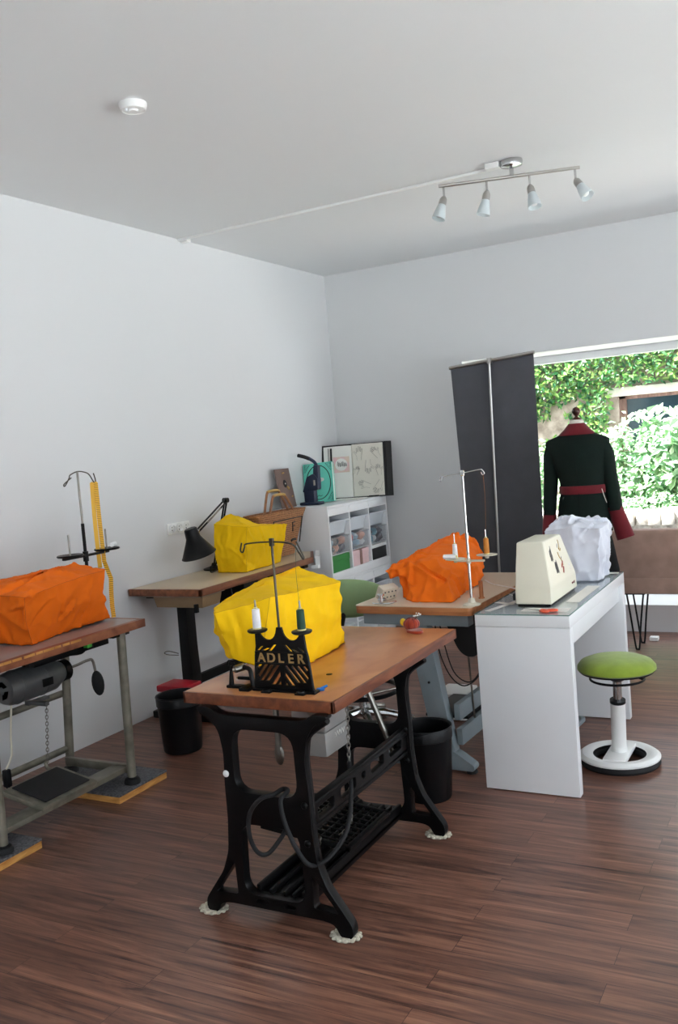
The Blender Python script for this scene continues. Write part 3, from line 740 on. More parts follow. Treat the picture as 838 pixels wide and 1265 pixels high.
tag(drape(rings, 'orange', 'dust_cover', amp=.010, seed=1), 'orange cloth dust cover over the machine on the left table', 'dust cover', 'cloth dust covers over machines')

t = E('thread_stand', 'black two-arm thread stand behind the orange cover on the left table', 'thread stand', (-3.3, 3.39, .8))
px, py = -3.3, 3.385
MB().box((-3.34, 3.27, .78), (-3.24, 3.344, .812), .004).tube(crom([(px, 3.33, .81), (px, 3.37, .83), (px, py, .87)]), .009).o('base_clamp', 'black_paint', t)
MB().tube([(px, py, .85), (px, py, 1.27)], .0085, 10).o('pole', 'black_paint', t)
MB().tube([(px, py, 1.26), (px, py, 1.53)], .0055, 10).o('upper_rod', 'steel', t)
MB().tube(crom([(px, py-.045, 1.502), (px, py-.09, 1.478), (px, py-.10, 1.468), (px, py-.09, 1.466), (px, py-.06, 1.50), (px, py-.05, 1.516), (px, py, 1.53), (px, py+.05, 1.524), (px, py+.08, 1.51), (px, py+.105, 1.475), (px, py+.118, 1.465), (px, py+.122, 1.48), (px, py+.112, 1.515)], 6), .0032, 8).o('thread_guide', 'dark_steel', t)
MB().box((px-.012, py-.15, 1.103), (px+.012, py+.16, 1.115), .003).cyl((px, py, 1.08), (px, py, 1.13), .014).o('cross_arm', 'black_paint', t)
for d in (-.105, .155):
    s = MB().lathe([(.018, 1.115), (.062, 1.117), (.066, 1.122), (.062, 1.127), (.018, 1.12)], (px, py+d, 0), 28).o('spool_disc', 'black_paint', t)
    MB().cyl((px, py+d, 1.115), (px, py+d, 1.225), .0045).o('spool_pin', 'steel', s)
MB().tube([(px+.02, py+.185, 1.14), (px-.02, py+.235, 1.142)], .0135, 14).o('thread_spool', 'thread_white', t) if 0 else None
s = MB().tube([(px+.025, py+.165, 1.141), (px+.0, py+.215, 1.141)], [.012, .013], 14).o('thread_spool', 'thread_white')
tag(s, 'small white thread spool lying on the black stand above the left table', 'thread spool', 'thread spools')
t = E('tape_measure', 'yellow tape measure hung over the arm of the black thread stand', 'tape measure', (-3.29, 3.5, .9))
def ribbon(pts, w, th=.0008):
    s = MB(); vs = []
    for (x, z, y) in pts:
        vs.append([s.bm.verts.new((px+x+dx*.7+dy*w*.36, y-dx*.7+dy*w*.35, z)) for dx in (-th, th) for dy in (-1, 1)])
    for a, b2 in zip(vs, vs[1:]):
        for i, j in ((0, 1), (1, 3), (3, 2), (2, 0)): s.bm.faces.new((a[i], a[j], b2[j], b2[i]))
    s.bm.faces.new([vs[0][k] for k in (0, 1, 3, 2)]); s.bm.faces.new([vs[-1][k] for k in (2, 3, 1, 0)])
    return s
ribbon([(.006, 1.462, 3.5), (.006, 1.30, 3.5), (.006, 1.18, 3.502), (.006, 1.06, 3.505), (.10, .985, 3.44), (.14, .93, 3.39), (.16, .86, 3.365), (.175, .805, 3.352)], .021).o('front_run', 'tape', t)
ribbon([(-.012, 1.462, 3.492), (-.012, 1.30, 3.486), (-.012, 1.18, 3.486), (-.012, 1.03, 3.49)], .021).o('back_run', 'tape_y', t)
ribbon([(-.003+.009*math.cos(PI*k/6), 1.462+.009*math.sin(PI*k/6), 3.496+.004*math.cos(PI*k/6)) for k in range(7)], .021).o('fold', 'tape_y', t)
# ================================================================== beige table by the wall
t = E('laminate_table', 'long beige table with brown edge against the left wall under the desk lamp', 'table', (-3.4, 4.9, 0))
poly = [(-3.70, 4.13), (-3.185, 4.13), (-3.185, 5.40), (-3.36, 5.70), (-3.70, 5.74)]
MB().prism(poly, 'z', .765, .805, .003).o('tabletop', 'lam_beige', t)
e = MB()
e.box((-3.70, 4.112, .7645), (-3.166, 4.131, .8055), .003).box((-3.186, 4.112, .7645), (-3.166, 5.40, .8055), .003)
e.prism([(-3.186, 5.395), (-3.166, 5.40), (-3.345, 5.712), (-3.362, 5.702)], 'z', .7645, .8055).o('wooden_edge', 'edge_brown', t)
MB().prism([(-3.160, 5.415), (-3.135, 5.43), (-3.315, 5.75), (-3.34, 5.735)], 'z', .725, .806).prism([(-3.175, 5.38), (-3.135, 5.40), (-3.135, 5.43), (-3.34, 5.735), (-3.36, 5.70)], 'z', .725, .748).o('end_strip', 'white_paint', t, label='white strip on the far corner')
dr = MB().box((-3.55, 4.15, .69), (-3.185, 4.34, .757), .006, None, (.92, .9)).o('drawer', 'drawer_tan', t, label='tan plastic drawer box')
MB().box((-3.60, 4.135, .757), (-3.18, 4.36, .765), .002).o('slide', 'steel', dr)
MB().box((-3.245, 4.135, .665), (-3.225, 4.16, .715), .004).o('latch', 'black_plastic', dr)
lg = MB()
for y in (4.235, 5.35):
    l = MB().prism(rnd_poly([(-3.415, .765), (-3.35, .765), (-3.35, .45), (-3.335, .03), (-3.425, .03), (-3.42, .45)], .01), 'y', y-.04, y+.04, .004).o('leg', 'black_paint', t)
    MB().box((-3.68, y-.035, 0), (-3.20, y+.035, .045), .008).o('floor_bar', 'black_paint', l)
    MB().box((-3.65, y-.03, .735), (-3.2, y+.03, .765), .004).o('top_bracket', 'black_paint', l)
MB().box((-3.41, 4.27, .20), (-3.38, 5.33, .255), .004).o('cross_bar', 'black_paint', t)
MB().box((-3.42, 4.62, .60), (-3.22, 4.90, .755), .012).cyl((-3.22, 4.70, .67), (-3.20, 4.70, .67), .05).o('motor_housing', 'black_paint', t)
MB().tube([(-3.205, 4.78, .765), (-3.205, 4.83, .69)], .02, 10).o('wooden_block', 'edge_brown', t)
MB().box((-3.35, 5.02, .66), (-3.2, 5.2, .765), .02).o('guard', 'black_plastic', t)
MB().tube(crom([(-3.2, 4.45, .765), (-3.19, 4.455, .66), (-3.20, 4.46, .60), (-3.19, 4.45, .45), (-3.19, 4.45, .26)]), .004, 6).o('cord', 'black_plastic', t)
MB().tube(crom([(-3.43, 4.19, .40), (-3.49, 4.17, .405), (-3.52, 4.17, .415), (-3.49, 4.175, .425), (-3.43, 4.19, .41)]), .003, 6).o('wire_hook', 'steel', t)

rings = [[(-3.475, 4.70, .808), (-3.37, 4.71, .808), (-3.264, 4.726, .808), (-3.26, 4.95, .808), (-3.285, 5.17, .808), (-3.4, 5.10, .808), (-3.5, 5.05, .808), (-3.49, 4.95, .808)],
         [(-3.47, 4.685, .96), (-3.36, 4.70, .96), (-3.25, 4.725, .96), (-3.24, 4.95, .96), (-3.28, 5.24, .95), (-3.4, 5.10, .96), (-3.5, 5.05, .96), (-3.49, 4.95, .96)],
         [(-3.455, 4.68, 1.125), (-3.36, 4.70, 1.11), (-3.24, 4.735, 1.092), (-3.265, 4.97, 1.078), (-3.285, 5.30, 1.052), (-3.4, 5.12, 1.055), (-3.5, 5.05, 1.06), (-3.49, 4.95, 1.1)],
         [(-3.44, 4.85, 1.168), (-3.43, 4.85, 1.17), (-3.41, 4.85, 1.168), (-3.33, 4.98, 1.095), (-3.35, 5.15, 1.062), (-3.38, 5.10, 1.065), (-3.42, 5.04, 1.065), (-3.44, 4.98, 1.10)]]
tag(drape(rings, 'yellow', 'dust_cover', amp=.006, seed=2), 'smaller boxy yellow dust cover on the beige table by the wall', 'dust cover', 'cloth dust covers over machines')

t = E('desk_lamp', 'black spring-arm desk lamp on the beige table', 'lamp', (-3.5, 4.86, .805))
bx, by = -3.62, 4.87
MB().lathe([(0, .806), (.07, .806), (.072, .815), (.02, .83), (.012, .85), (0, .85)], (bx, by, 0)).o('base', 'black_paint', t)
el = Vector((-3.45, 4.83, 1.262)); hd = Vector((-3.45, 4.505, 1.10))
for d in (-.012, .012):
    MB().tube([(bx+.01, by+d, .84), (el.x, el.y+d, el.z-.005)], .006, 8).o('lower_arm', 'black_paint', t)
    MB().tube([(el.x, el.y+.005, el.z+d), (hd.x, hd.y, hd.z+d*.9)], .006, 8).o('upper_arm', 'black_paint', t)
MB().tube([(el.x-.018, el.y, el.z), (el.x+.018, el.y, el.z)], .016, 16).o('elbow_joint', 'black_paint', t)
MB().tube([el.lerp(hd, .25)+Vector((.012, 0, -.004)), el.lerp(hd, .7)+Vector((.012, 0, -.004))], .006, 8).o('spring', 'steel', t)
MB().ball(hd, .014).tube([hd, (-3.45, 4.47, 1.075)], .008, 8).o('head_joint', 'chrome', t)
ap = Vector((-3.45, 4.435, 1.125)); d = Vector((.10, .25, -1)).normalized(); R = d.to_track_quat('Z', 'Y').to_matrix().to_4x4()
MB().lathe([(0, 0), (.034, 0), (.04, .005), (.046, .06), (.058, .085), (.105, .168), (.110, .173), (.108, .175), (.100, .167), (.053, .085), (.038, .06), (0, .055)], ap, 36, R).o('lamp_shade', 'black_paint', t)
MB().ball(ap+d*.12, .028).o('bulb', 'white_plastic', t)
MB().tube(crom([(-3.55, 4.80, .812), (-3.49, 4.66, .82), (-3.47, 4.63, .85), (-3.46, 4.62, .862)]), .005, 8).o('clamp_lever', 'black_paint', t)

# ------------------------------------------------------------------ basket bag
t = E('basket_bag', 'woven brown basket bag with two loop handles and black printed frame', 'bag', (-3.47, 5.44, .805))
def bag_ring(z, y0, y1, x0, x1, r=.03):
    return [(p[0], p[1], z) for p in rnd_poly([(x0, y0), (x1, y0), (x1, y1), (x0, y1)], r, 3)]
rs = [bag_ring(.809, 5.28, 5.60, -3.52, -3.425), bag_ring(.95, 5.22, 5.66, -3.53, -3.412), bag_ring(1.08, 5.15, 5.735, -3.54, -3.402), bag_ring(1.118, 5.12, 5.762, -3.54, -3.398), bag_ring(1.126, 5.12, 5.762, -3.54, -3.398),
      bag_ring(1.124, 5.135, 5.747, -3.53, -3.41), bag_ring(1.08, 5.165, 5.72, -3.525, -3.415), bag_ring(.83, 5.295, 5.585, -3.51, -3.435)]
s = MB(); vs = [[s.bm.verts.new(p) for p in r] for r in rs]
for a, b2 in zip(vs, vs[1:]):
    for k in range(len(a)): s.bm.faces.new((a[k], a[(k+1) % len(a)], b2[(k+1) % len(a)], b2[k]))
s.bm.faces.new(vs[0][::-1]); s.bm.faces.new(vs[-1])
bd = s.o('body', 'basket', t)
s = MB()
def onbag(y, z): return (-3.398-(1.10-z)*.075, y, z)
s.tube([onbag(5.30, 1.065), onbag(5.69, 1.066)], .0035, 6).tube([onbag(5.69, 1.066), onbag(5.645, .885)], .0045, 6).tube([onbag(5.34, .885), onbag(5.30, 1.065)], .0035, 6)
s.tube([onbag(5.555, 1.035), onbag(5.555, .97)], .004, 6).tube([onbag(5.555, 1.035), onbag(5.59, 1.036)], .004, 6).tube([onbag(5.555, 1.008), onbag(5.585, 1.009)], .003, 6)
s.tube([onbag(5.53, .905), onbag(5.555, .915), onbag(5.59, .91)], .008, 6)
s.o('printed_frame', 'ink', bd)
for x, dy, dz in ((-3.41, 0, 0), (-3.455, .0, .03)):
    h = MB().tube(crom([(x, 5.27+dy, 1.10), (x-.01, 5.32+dy, 1.18+dz*.5), (x-.02, 5.365+dy, 1.232+dz), (x-.02, 5.40+dy, 1.242+dz), (x-.02, 5.49+dy, 1.242+dz), (x-.02, 5.525+dy, 1.232+dz), (x-.01, 5.56+dy, 1.18+dz*.5), (x, 5.61+dy, 1.10)], 4), .009, 8).o('handle', 'strap', t)
    MB().tube(crom([(x-.02, 5.37+dy, 1.238+dz), (x-.02, 5.40+dy, 1.244+dz), (x-.02, 5.49+dy, 1.244+dz), (x-.02, 5.522+dy, 1.238+dz)]), .0105, 8).o('grip', 'strap_gold', h)

# ------------------------------------------------------------------ storage shelf (two stacked units)
SX0, SX1, SY0, SY1 = -3.705, -3.24, 5.785, 6.79
cw = (SY1-SY0-.018)/3
def unit(z0, label):
    t = E('storage_shelf', label, 'shelf', ((SX0+SX1)/2, (SY0+SY1)/2, z0), 0, 'white storage shelves stacked two high')
    H = .559
    for y in (SY0, SY1-.018): MB().box((SX0, y, z0), (SX1, y+.018, z0+H), .002).o('side_panel', 'white_lac', t)
    MB().box((SX0, SY0+.018, z0+H-.018), (SX1-.003, SY1-.018, z0+H-.001), .001).o('top_panel', 'white_lac', t)
    MB().box((SX0, SY0+.018, z0+.04), (SX1-.003, SY1-.018, z0+.058), .001).o('bottom_panel', 'white_lac', t)
    MB().box((SX1-.016, SY0+.018, z0), (SX1-.001, SY1-.018, z0+.060), .001).o('plinth', 'white_lac', t)
    MB().box((SX0, SY0+.018, z0+.058), (SX0+.008, SY1-.018, z0+H-.018)).o('back_panel', 'white_lac', t)
    for k in (1, 2): MB().box((SX0+.008, SY0+.009+cw*k-.008, z0+.058), (SX1-.001, SY0+.009+cw*k+.008, z0+H-.06), .001).o('divider', 'white_lac', t)
    for k in range(3): MB().box((SX1-.016, SY0+.019+cw*k+(0 if not k else -.002), z0+H-.075), (SX1-.0005, SY0+.015+cw*(k+1)-.004, z0+H-.019), .001).o('front_rail', 'white_lac', t)
    for k in range(3):
        for z in (.19, .32):
            MB().box((SX0+.01, SY0+.018+cw*k, z0+z), (SX1-.01, SY0+.030+cw*k, z0+z+.008), .001).box((SX0+.01, SY0+cw*(k+1)-.006, z0+z), (SX1-.01, SY0+cw*(k+1)+.004, z0+z+.008), .001).o('tray_runner', 'white_paint', t)
    for z in (.186,): MB().box((SX0+.01, SY0+.019, z0+z), (SX1-.02, SY1-.019, z0+z+.004)).o('shelf_board', 'white_paint', t)
    return t
unit(0, 'lower white storage shelf of the stack in the corner'); unit(.56, 'upper white storage shelf of the stack, carrying the sketchbook and press')
def tray(k, z, label, h=.10, m='tray', x1=-3.245):
    y0 = SY0+.018+cw*k+.014; y1 = y0+cw-.034
    t = E('storage_tray', label, 'tray', (-3.45, (y0+y1)/2, z), 0, 'translucent white pull-out trays')
    s = MB(); o = rnd_poly([(-3.66, y0+.02), (x1-.03, y0+.02), (x1-.03, y1-.02), (-3.66, y1-.02)], .02, 3); q = rnd_poly([(-3.68, y0+.006), (x1-.012, y0+.006), (x1-.012, y1-.006), (-3.68, y1-.006)], .02, 3)
    i = rnd_poly([(-3.675, y0+.012), (x1-.017, y0+.012), (x1-.017, y1-.012), (-3.675, y1-.012)], .02, 3); f = rnd_poly([(-3.655, y0+.024), (x1-.034, y0+.024), (x1-.034, y1-.024), (-3.655, y1-.024)], .02, 3)
    vs = [[s.bm.verts.new((p[0], p[1], zz)) for p in r] for r, zz in ((o, z), (q, z+h), (i, z+h), (f, z+.004))]
    for a, b2 in zip(vs, vs[1:]):
        for n in range(len(a)): s.bm.faces.new((a[n], a[(n+1) % len(a)], b2[(n+1) % len(a)], b2[n]))
    s.bm.faces.new(vs[0][::-1]); s.bm.faces.new(vs[-1])
    s.o('body', m, t)
    s = MB().box((x1-.014, y0-.004, z+h-.008), (x1+.004, y1+.004, z+h+.004), .003).box((-3.68, y0-.006, z+h-.004), (x1-.01, y0+.008, z+h+.003), .001).box((-3.68, y1-.008, z+h-.004), (x1-.01, y1+.006, z+h+.003), .001)
    s.o('rim', m, t)
Z1 = .56
P3 = ('left', 'middle', 'right')
nb = ('above the clear box with orange and dark cloth', 'above the clear box with blue and white cloth', 'above the clear box with teal cloth')
for k in range(3): tray(k, Z1+.335, 'translucent white tray in the upper shelf '+nb[k])
tray(1, .335, 'translucent white tray in the lower shelf, middle column', .105); tray(2, .325, 'translucent white tray in the lower shelf, right column, by the cream control box', .105); tray(0, .335, 'translucent white tray in the lower shelf, left column, behind the green chair', .105)
tray(1, .205, 'second translucent tray down in the lower shelf, middle column', .10); tray(2, .205, 'second translucent tray down in the lower shelf, right column', .10)
CT = [('toydark', 'toypink', 'toydark', 'toyblue', 'toydark', 'toypink'), ('toywhite', 'toyblue', 'toywhite', 'toyred', 'toyblue', 'toypink'), ('toyteal', 'toywhite', 'toydark', 'toydark', 'toyteal', 'toydark')]
for k, lb in enumerate(('clear box holding dark, orange and striped cloth in the upper shelf', 'clear box holding pale blue, white and red cloth in the upper shelf', 'clear box holding teal and dark cloth in the upper shelf')):
    y0 = SY0+.018+cw*k+.018; y1 = y0+cw-.045; z = Z1+.192; x1 = -3.25
    t = E('clear_box', lb, 'box', (-3.4, (y0+y1)/2, z), 0, 'clear boxes of cloth in the upper shelf')
    s = MB()
    s.box((x1-.004, y0, z), (x1, y1, z+.125), .001).box((-3.6, y0, z), (x1-.004, y0+.003, z+.125)).box((-3.6, y1-.003, z), (x1-.004, y1, z+.125)).box((-3.6, y0, z), (x1-.004, y1, z+.003))
    s.box((x1-.006, y0-.006, z+.118), (x1+.006, y1+.006, z+.127), .002)
    s.o('box_shell', 'clearbox', t)
    rr = random.Random(k)
    for i, m in enumerate(CT[k]):
        cc = Vector((-3.31+rr.uniform(-.01, .01), y0+.05+(y1-y0-.1)*((i % 3)/2), z+.035+.05*(i//3)))
        o = MB().ball(cc, .036, (1.1, 1.15, .85 if i < 3 else .8), 14, Matrix.Rotation(rr.random(), 3, 'X'))
        for v in o.bm.verts: v.co += (v.co-cc).normalized()*noise.noise(v.co*40+Vector((i, k, 0)))*.012
        o.o('folded_cloth', m, t)
def lidbox(k, label, m, z, h, lid, w0=0, extra=None, ml=None, y_off=0):
    y0 = SY0+.018+cw*k+.016+y_off; y1 = y0+cw-.045-w0
    t = E('lidded_box', label, 'box', (-3.4, (y0+y1)/2, z), 0, 'boxes on the bottom board of the upper shelf')
    MB().box((-3.55, y0+.003, z), (-3.258, y1-.003, z+h-.02), .002).o('body', m, t)
    MB().box((-3.553, y0, z+h-lid), (-3.255, y1, z+h), .003).o('lid', ml or m, t)
    if extra: MB().box((-3.256, (y0+y1)/2-.018, z+.001), (-3.252, (y0+y1)/2+.018, z+h+.001)).box((-3.553, (y0+y1)/2-.018, z+h), (-3.255, (y0+y1)/2+.018, z+h+.002)).o('ribbon', extra, t)
lidbox(0, 'bright green lidded box in the upper shelf', 'box_green', Z1+.059, .122, .045)
lidbox(1, 'pale pink box tied with a brown ribbon in the upper shelf', 'box_pink', Z1+.059, .118, .04, 0, 'ribbon')
lidbox(2, 'black box with white lid in the upper shelf', 'black_box', Z1+.059, .118, .026, 0, None, 'white_plastic')

# ------------------------------------------------------------------ things on the shelf
ZS = 1.119
t = E('printed_board', 'brown printed panel leaning on the wall behind the basket bag', 'board', (-3.66, 5.84, ZS))
pts = [(5.82, ZS+.002), (6.02, ZS+.002), (5.92, ZS+.30), (5.73, ZS+.31)]
R = Matrix.Translation((-3.60, 5.86, ZS)) @ Matrix.Rotation(math.radians(-9), 4, 'Y')
s = MB().box((-.012, -.10, .002), (0, .10, .30), .002); s.bm.transform(R); s.o('panel', 'brown_board', t)
s = MB().ball((.001, .0, .185), .026, (.1, 1, 1.15)); s.bm.transform(R); q = s.o('dark_disc', 'ink', t)
s = MB().ball((.004, 0, .185), .006, (.3, 1, 1)); s.bm.transform(R); s.o('disc_centre', 'paper2', q)
s = MB().tube([(.001, .02, .16), (.001, .04, .15), (.001, .03, .14)], .008, 6).tube([(.001, -.01, .265), (.001, .015, .268)], .006, 6).tube([(.001, .06, .08), (.001, .075, .085)], .005, 6); s.bm.transform(R); s.o('printed_motif', 'strap_gold', t)

t = E('turquoise_book', 'turquoise hardcover with black oval ornament standing behind the navy press', 'book', (-3.56, 6.28, ZS))
ang = math.radians(14)
R = Matrix.Translation((-3.555, 6.24, ZS+.001)) @ Matrix.Rotation(math.radians(4), 4, 'Z') @ Matrix.Rotation(-ang*.55, 4, 'X') @ Matrix.Rotation(math.radians(-3), 4, 'Y')
bw_, bh_ = .25, .315
s = MB().box((-bw_/2, 0, .002), (bw_/2, .004, bh_), .001).box((-bw_/2, .03, .002), (bw_/2, .034, bh_), .001).box((-bw_/2-.003, 0, .002), (-bw_/2+.003, .034, bh_), .002); s.bm.transform(R); cv = s.o('cover', 'teal', t)
s = MB().box((-bw_/2+.006, .004, .006), (bw_/2-.004, .03, bh_-.004)); s.bm.transform(R); s.o('page_block', 'paper', t)
s = MB(); oz = .16
s.tube([(.105*math.cos(a), -.0005, oz+.135*math.sin(a)) for a in [2*PI*k/40 for k in range(40)]], .0036, 6, True)
for sx in (-1, 1):
    for sz in (-1, 1):
        c0 = (sx*.115, -.0005, oz+sz*.148); s.tube([c0, (sx*.115, -.0005, oz+sz*.085), (sx*.07, -.0005, oz+sz*.145)], .0025, 5, True)
        s.tube([(sx*.108, -.0005, oz+sz*.14), (sx*.108, -.0005, oz+sz*.11), (sx*.085, -.0005, oz+sz*.138)], .0018, 5, True)
s.tube(crom([(-.03, -.0005, .055), (-.02, -.0005, .07), (-.018, -.0005, .05), (.0, -.0005, .058), (.01, -.0005, .05), (.028, -.0005, .056)]), .002, 5)
s.bm.transform(R); s.o('ornament', 'ink', cv)
s = MB().ball((.02, 0, .18), .03, (1, .04, .55)).ball((-.02, 0, .155), .02, (1, .04, .6)); s.bm.transform(R); s.o('motif', 'paper', cv)

t = E('eyelet_press', 'navy blue hand press with black lever at the near corner of the shelf', 'hand press', (-3.50, 6.03, ZS))
P = lambda u, z: (-3.50+u*.95, 6.03-.2*u, ZS+z)
MB().box((-3.59, 5.985, ZS+.001), (-3.42, 6.075, ZS+.024), .008).o('base', 'navy', t)
MB().box((-3.555, 6.0, ZS+.022), (-3.465, 6.06, ZS+.115), .012).prism(rnd_poly([(-3.565, ZS+.10), (-3.43, ZS+.115), (-3.425, ZS+.20), (-3.46, ZS+.24), (-3.52, ZS+.215)], .012), 'y', 6.002, 6.058, .004).o('column', 'navy', t)
MB().prism(rnd_poly([(-3.475, ZS+.17), (-3.425, ZS+.17), (-3.42, ZS+.30), (-3.455, ZS+.305)], .008), 'y', 6.01, 6.05, .004).o('toggle', 'navy', t)
MB().tube([(-3.455, 6.001, ZS+.15), (-3.455, 6.001, ZS+.19)], .008, 12).o('ram', 'steel', t)
lv = MB().tube(crom([(-3.435, 6.03, ZS+.285), (-3.455, 6.03, ZS+.325), (-3.50, 6.03, ZS+.355)]), .013, 10).o('lever', 'navy', t)
MB().tube(crom([(-3.495, 6.03, ZS+.352), (-3.54, 6.03, ZS+.37), (-3.595, 6.03, ZS+.385)]), .0145, 10).o('grip', 'rubber', lv)

t = E('sketchbook', 'large open sketchbook with pencil hand studies leaning in the corner on the shelf', 'book', (-3.5, 6.72, ZS))
R = Matrix.Translation((-3.435, 6.605, ZS+.002)) @ Matrix.Rotation(math.radians(17), 4, 'Z') @ Matrix.Rotation(math.radians(-10), 4, 'X')
def pg(x0, x1, y0, y1, z0=.0, z1=.44): return ((x0, y0, z0), (x1, y1, z1))
s = MB().box((-.272, .018, 0), (.275, .026, .45), .002).prism([(.262, .018), (.272, .012), (.29, .016), (.32, .024), (.32, .028), (.262, .026)], 'z', 0, .45); s.bm.transform(R); s.o('cover', 'black_matte', t)
s = MB().prism([(-.01, .017), (.0, .004), (.1, 0), (.25, .004), (.25, .017)], 'z', .008, .44); s.bm.transform(R); pr = s.o('right_page', 'paper2', t)
s = MB().prism([(-.01, .017), (-.01, .004), (-.10, .0), (-.205, .004), (-.245, .012), (-.245, .017)], 'z', .008, .435); s.bm.transform(R); pl = s.o('left_page', 'paper', t)
s = MB().box((-.205, -.004, .20), (-.20, .0, .42), .001).box((-.187, -.006, .25), (-.172, .004, .42), .002); s.bm.transform(R); s.o('ribbon_marker', 'black_matte', t)
s = MB().box((-.165, -.0012, .215), (-.03, .002, .345)); s.bm.transform(R); st = s.o('pasted_print', 'pink_p', pl)
s = MB().ball((-.098, -.0015, .28), .052, (1, .03, 1)); s.bm.transform(R); s.o('pale_oval', 'paper', pl)
s = MB()
for k in range(7):
    x = -.13+k*.011; s.tube(crom([(x, -.004, .27+.012*math.sin(k*2.1)), (x+.004, -.004, .30+.008*math.cos(k*1.7)), (x+.009, -.004, .265), (x+.013, -.004, .285)]), .0012, 4)
s.bm.transform(R); s.o('pencil_scrawl', 'ink', pl)
s = MB()
def hand(cx, cz, sc_, ang, fl=1):
    """outline sketch of a hand: wrist, five fingers"""
    pts = [(-.35, -1), (-.42, -.3), (-.75, .1), (-.85, .3), (-.7, .35), (-.4, .05), (-.42, .75), (-.3, .8), (-.22, .25), (-.15, 1), (0, 1.02), (.04, .3), (.14, .95), (.26, .92), (.22, .25), (.4, .7), (.5, .65), (.42, .1), (.36, -.35), (.3, -1)]
    a = math.radians(ang); out = []
    for x, z in pts:
        x *= fl; X = x*math.cos(a)-z*math.sin(a); Zz = x*math.sin(a)+z*math.cos(a)
        out.append((cx+X*sc_, -.0015, cz+Zz*sc_))
    s.tube(crom(out, 3), .0010, 4)
for a in ((.055, .36, .055, 0, 1), (.19, .36, .05, 35, -1), (.125, .25, .055, 180, 1), (.21, .215, .045, 10, -1), (.09, .105, .05, 70, 1), (.2, .08, .055, 150, 1), (.03, .22, .035, -20, 1)): hand(*a)
s.bm.transform(R); s.o('hand_study', 'pencil', pr)
s = MB().box((-3.52, 6.33, ZS+.001), (-3.28, 6.54, ZS+.008), .001, Matrix.Rotation(.08, 3, 'Z'))
tag(s.o('loose_sheets', 'paper', smooth=0), 'flat white sheets lying before the sketchbook', 'paper')
s = MB().box((-3.32, 6.64, ZS+.001), (-3.245, 6.78, ZS+.012), .002)
tag(s.o('slim_folder', ['black_matte'], smooth=0), 'slim dark folder at the right end of the shelf top', 'folder')
# ================================================================== cast-iron treadle table in front
TX0, TX1, TY0, TY1, TZ = -1.98, -1.392, 2.42, 3.492, .76
t = E('treadle_table', 'brown wooden table on black cast-iron treadle frame in the middle of the room', 'table', (-1.655, 2.95, 0))
MB().box((TX0+.006, TY0+.006, TZ-.040), (TX1-.006, TY1-.006, TZ), .003).o('tabletop', 'adler_top', t)
e = MB().box((TX0, TY0, TZ-.0405), (TX1, TY0+.012, TZ-.0015), .003).box((TX0, TY1-.012, TZ-.0405), (TX1, TY1, TZ-.0015), .003)
e.box((TX0, TY0, TZ-.0405), (TX0+.012, TY1, TZ-.0015), .003).box((TX1-.012, TY0, TZ-.0405), (TX1, TY1, TZ-.0015), .003).o('wooden_edge', 'adler_edge', t, label='worn brown wooden edge band')
MB().lathe([(0, TZ), (.011, TZ), (.011, TZ+.0015), (0, TZ+.002)], (-1.57, 2.72, 0)).o('oil_cap', 'black_matte', t)
CX = -1.655
half = [(.10, .05), (.185, .05), (.222, .042), (.236, .004), (.280, .004), (.284, .045), (.262, .075), (.20, .158), (.172, .23), (.162, .34), (.162, .46), (.156, .57), (.168, .64), (.205, .692), (.25, .706), (.25, .7215), (.195, .7215), (.175, .704), (.14, .698)]
outer = [(u, z) for u, z in half]+[(-u, z) for u, z in reversed(half)]
outer = rnd_poly(outer, [.02]*len(outer), 3)
w1 = rnd_poly([(-.122, .44), (.122, .44), (.118, .655), (-.118, .655)], .06, 6)
w2 = rnd_poly([(-.120, .092), (.120, .092), (.112, .335), (-.112, .335)], .055, 6)
tri = lambda sgn: rnd_poly([(sgn*.146, .086), (sgn*.238, .080), (sgn*.150, .195)], .010, 3)
slots = [rnd_poly([(x-.022, .066), (x+.022, .066), (x+.022, .080), (x-.022, .080)], .006, 3) for x in (-.055, .055)]
fme = slab(outer, [w1, w2, tri(1), tri(-1)]+slots, .036, .003)
frames = []
for y in (2.50, 3.19):
    s = MB().mesh(fme, Matrix.Translation((CX, y-.09 if y < 3 else y, 0)) @ XZ)
    yy = y-.09 if y < 3 else y
    for sg in (-1, 1):      # raised flange along each leg
        s.tube(crom([(CX+sg*.24, yy, .706), (CX+sg*.165, yy, .65), (CX+sg*.148, yy, .57), (CX+sg*.153, yy, .35), (CX+sg*.158, yy, .26), (CX+sg*.162, yy, .215)], 5), [.016]*21+[.015, .013, .011, .009, .006], 8)
    f = s.o('cast_iron_leg_frame', 'black_paint', t); frames.append((f, yy))
    for x, z, m in ((-.15, .50, 'thread_white' if y < 3 else 'black_paint'), (.145, .425, 'black_paint'), (.145, .30, 'black_paint')):
        MB().ball((CX+x, yy-.022, z), .012, (1, .5, 1), 12).o('bolt_head', m, f)
bpl = plate([(0, 0), (.78, 0), (.78, .085), (0, .085)], [rnd_poly([(x, .022), (x+.11, .022), (x+.11, .06), (x, .06)], .012, 3) for x in (.06, .22, .45, .61)]+[rnd_poly([(.375, .03), (.405, .03), (.405, .055), (.375, .055)], .012, 3)], .022, .003)
MB().mesh(bpl, Matrix.Translation((CX+.135, 2.41, .325)) @ Matrix.Rotation(math.radians(1.5), 4, 'X') @ YZ).box((CX+.115, 2.41, .325), (CX+.15, 3.18, .340), .004).box((CX+.115, 2.41, .40), (CX+.15, 3.18, .415), .004).o('cross_brace', 'black_paint', t)
s = MB().box((CX-.09, 2.42, .072), (CX+.10, 3.18, .088), .004).box((CX-.09, 2.42, .06), (CX-.075, 3.18, .115), .004).box((CX+.085, 2.42, .06), (CX+.10, 3.18, .115), .004)
